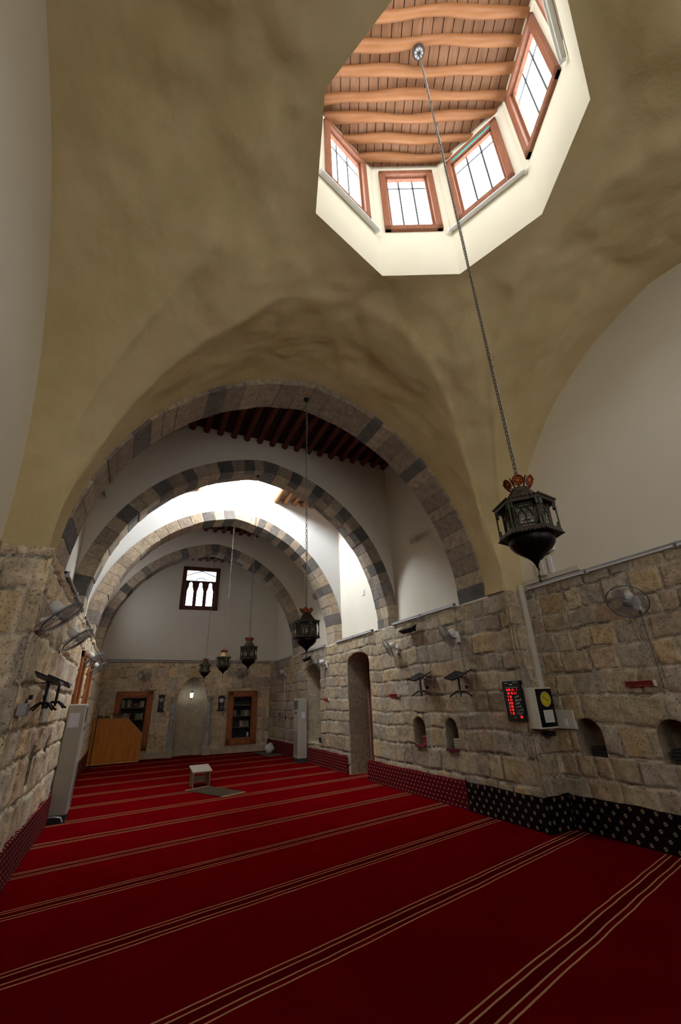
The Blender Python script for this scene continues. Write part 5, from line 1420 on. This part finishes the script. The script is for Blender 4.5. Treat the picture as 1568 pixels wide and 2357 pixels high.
M['rug'] = rug_mat('prayer_rug', (.05, .045, .03), (.045, .038, .022), (.085, .05, .035)); M['rug2'] = rug_mat('dark_rug', (.03, .02, .018), (.05, .035, .03), (.26, .21, .16))
M['fringe'] = simple('rug_fringe', (.60, .52, .36), .9, 0, .2, 60)
def rug(loc, rot, w2, l2, lab, mat, fr_=True):
    t = thing('prayer_rug', lab, 'rug', loc, rot)
    b_ = MB(); n = 10; vs = []
    for i in range(n + 1):
        for j in range(2):
            vs.append(((j - .5) * w2, -l2 / 2 + l2 * i / n, .012 + .004 * math.sin(i * 1.3)))
    m_ = len(vs); vs += [(x, y, .001) for x, y, z in vs]
    fs = [(i * 2, i * 2 + 1, i * 2 + 3, i * 2 + 2) for i in range(n)] + [(m_ + i * 2, m_ + i * 2 + 2, m_ + i * 2 + 3, m_ + i * 2 + 1) for i in range(n)]
    fs += [(i * 2, i * 2 + 2, m_ + i * 2 + 2, m_ + i * 2) for i in range(n)] + [(i * 2 + 1, m_ + i * 2 + 1, m_ + i * 2 + 3, i * 2 + 3) for i in range(n)] + [(0, m_, m_ + 1, 1), (2 * n, 2 * n + 1, m_ + 2 * n + 1, m_ + 2 * n)]
    b_.add(vs, fs); b_.build('pile', mat, t)
    if fr_:
        for sg in (-1, 1):
            b_ = MB(); k2 = 40
            for i in range(k2): b_.box((-w2 / 2 + w2 * (i + .5) / k2, sg * (l2 / 2 + .03), .007), (w2 / k2 * .8, .07, .006))
            b_.build('fringe', M['fringe'], t)
rug((2.07, 11.23, 0), math.atan2(1.25, -.60 + .95) - PI / 2 + R_(40), .60, 1.30, 'small patterned prayer rug with pale fringe lying in front of the reading desk', M['rug'])
rug((5.12, 17.75, 0), R_(4), .62, 1.9, 'dark patterned rug under the white sack in the far right corner', M['rug2'], False)
# white sack
sk = MB(); n, k2 = 18, 12; vs = []
for i in range(k2 + 1):
    t = i / k2; rr = .17 * math.sin(PI * min(1, t * .86 + .10)) ** .6 if t < .8 else .17 * math.sin(PI * .788) ** .6 * (1 - (t - .8) * 3.0)
    rr = max(rr, .035)
    for j in range(n):
        a = 2 * PI * j / n; w_r = 1 + .16 * math.sin(3 * a + i * .6) + .09 * math.sin(7 * a + 2 * i); vs.append((rr * w_r * math.cos(a) + .03 * t, rr * w_r * .8 * math.sin(a), .31 * t * (1 + .12 * math.sin(2 * a + 1))))
sk.add(vs, [(i * n + j, i * n + (j + 1) % n, (i + 1) * n + (j + 1) % n, (i + 1) * n + j) for i in range(k2) for j in range(n)] , 0, True); sk.add([vs[j] for j in range(n)], [tuple(range(n))[::-1]]); sk.add([vs[k2 * n + j] for j in range(n)], [tuple(range(n))])
o = sk.build('white_sack', M['sack']); o.location = (5.18, 17.75, .018); tag(o, 'white lumpy sack leaning in the far right corner', 'sack')
# items in the alcove of the right wall
b_ = MB(); b_.box((0, 0, .48), (.04, .16, .96)); o = b_.build('pale_strip', M['paper']); o.location = (XR + .1, 13.42, 1.35); tag(o, 'pale upright strip at the right edge of the arched alcove', 'board')  # narrow pale bluish upright strip
b_ = MB(); b_.tube([(0, 0, 0), (0, 0, .75)], .02, 8); o = b_.build('upright_rod', M['black']); o.location = (XR + .1, 13.44, .58); tag(o, 'dark rod standing at the right edge of the arched alcove', 'rod')
b_ = MB(); b_.lathe([(.0, 0), (.10, .0), (.13, .14), (.12, .15), (.0, .14)], 14); o = b_.build('dark_pot', M['black']); o.location = (XR + .2, 13.72, .565); tag(o, 'dark pot on the sill of the arched alcove', 'pot')
M['redcloth'] = simple('red_niche_cloth', (.085, .004, .007), .9)
b_ = MB(); b_.box((0, 0, 0), (.02, .12, .14)); o = b_.build('wall_switch', M['tube_white']); o.location = (XPR - .01, 10.6, 4.55); tag(o, 'small white box high on the bright plaster wall of the skylit bay', 'electrical box')
for (x, y, lb) in ((XR - .02, 8.06, 'red cloth on the sill of the left niche under the reading stands'), (XR - .02, 7.05, 'red cloth on the sill of the right niche under the reading stands')):
    b_ = MB(); b_.box((.14, 0, -.004), (.34, .35, .010)); b_.box((-.032, 0, -.02), (.006, .33, .04)); o = b_.build('niche_cloth', M['redcloth']); o.location = (x, y, .882); tag(o, lb, 'cloth')
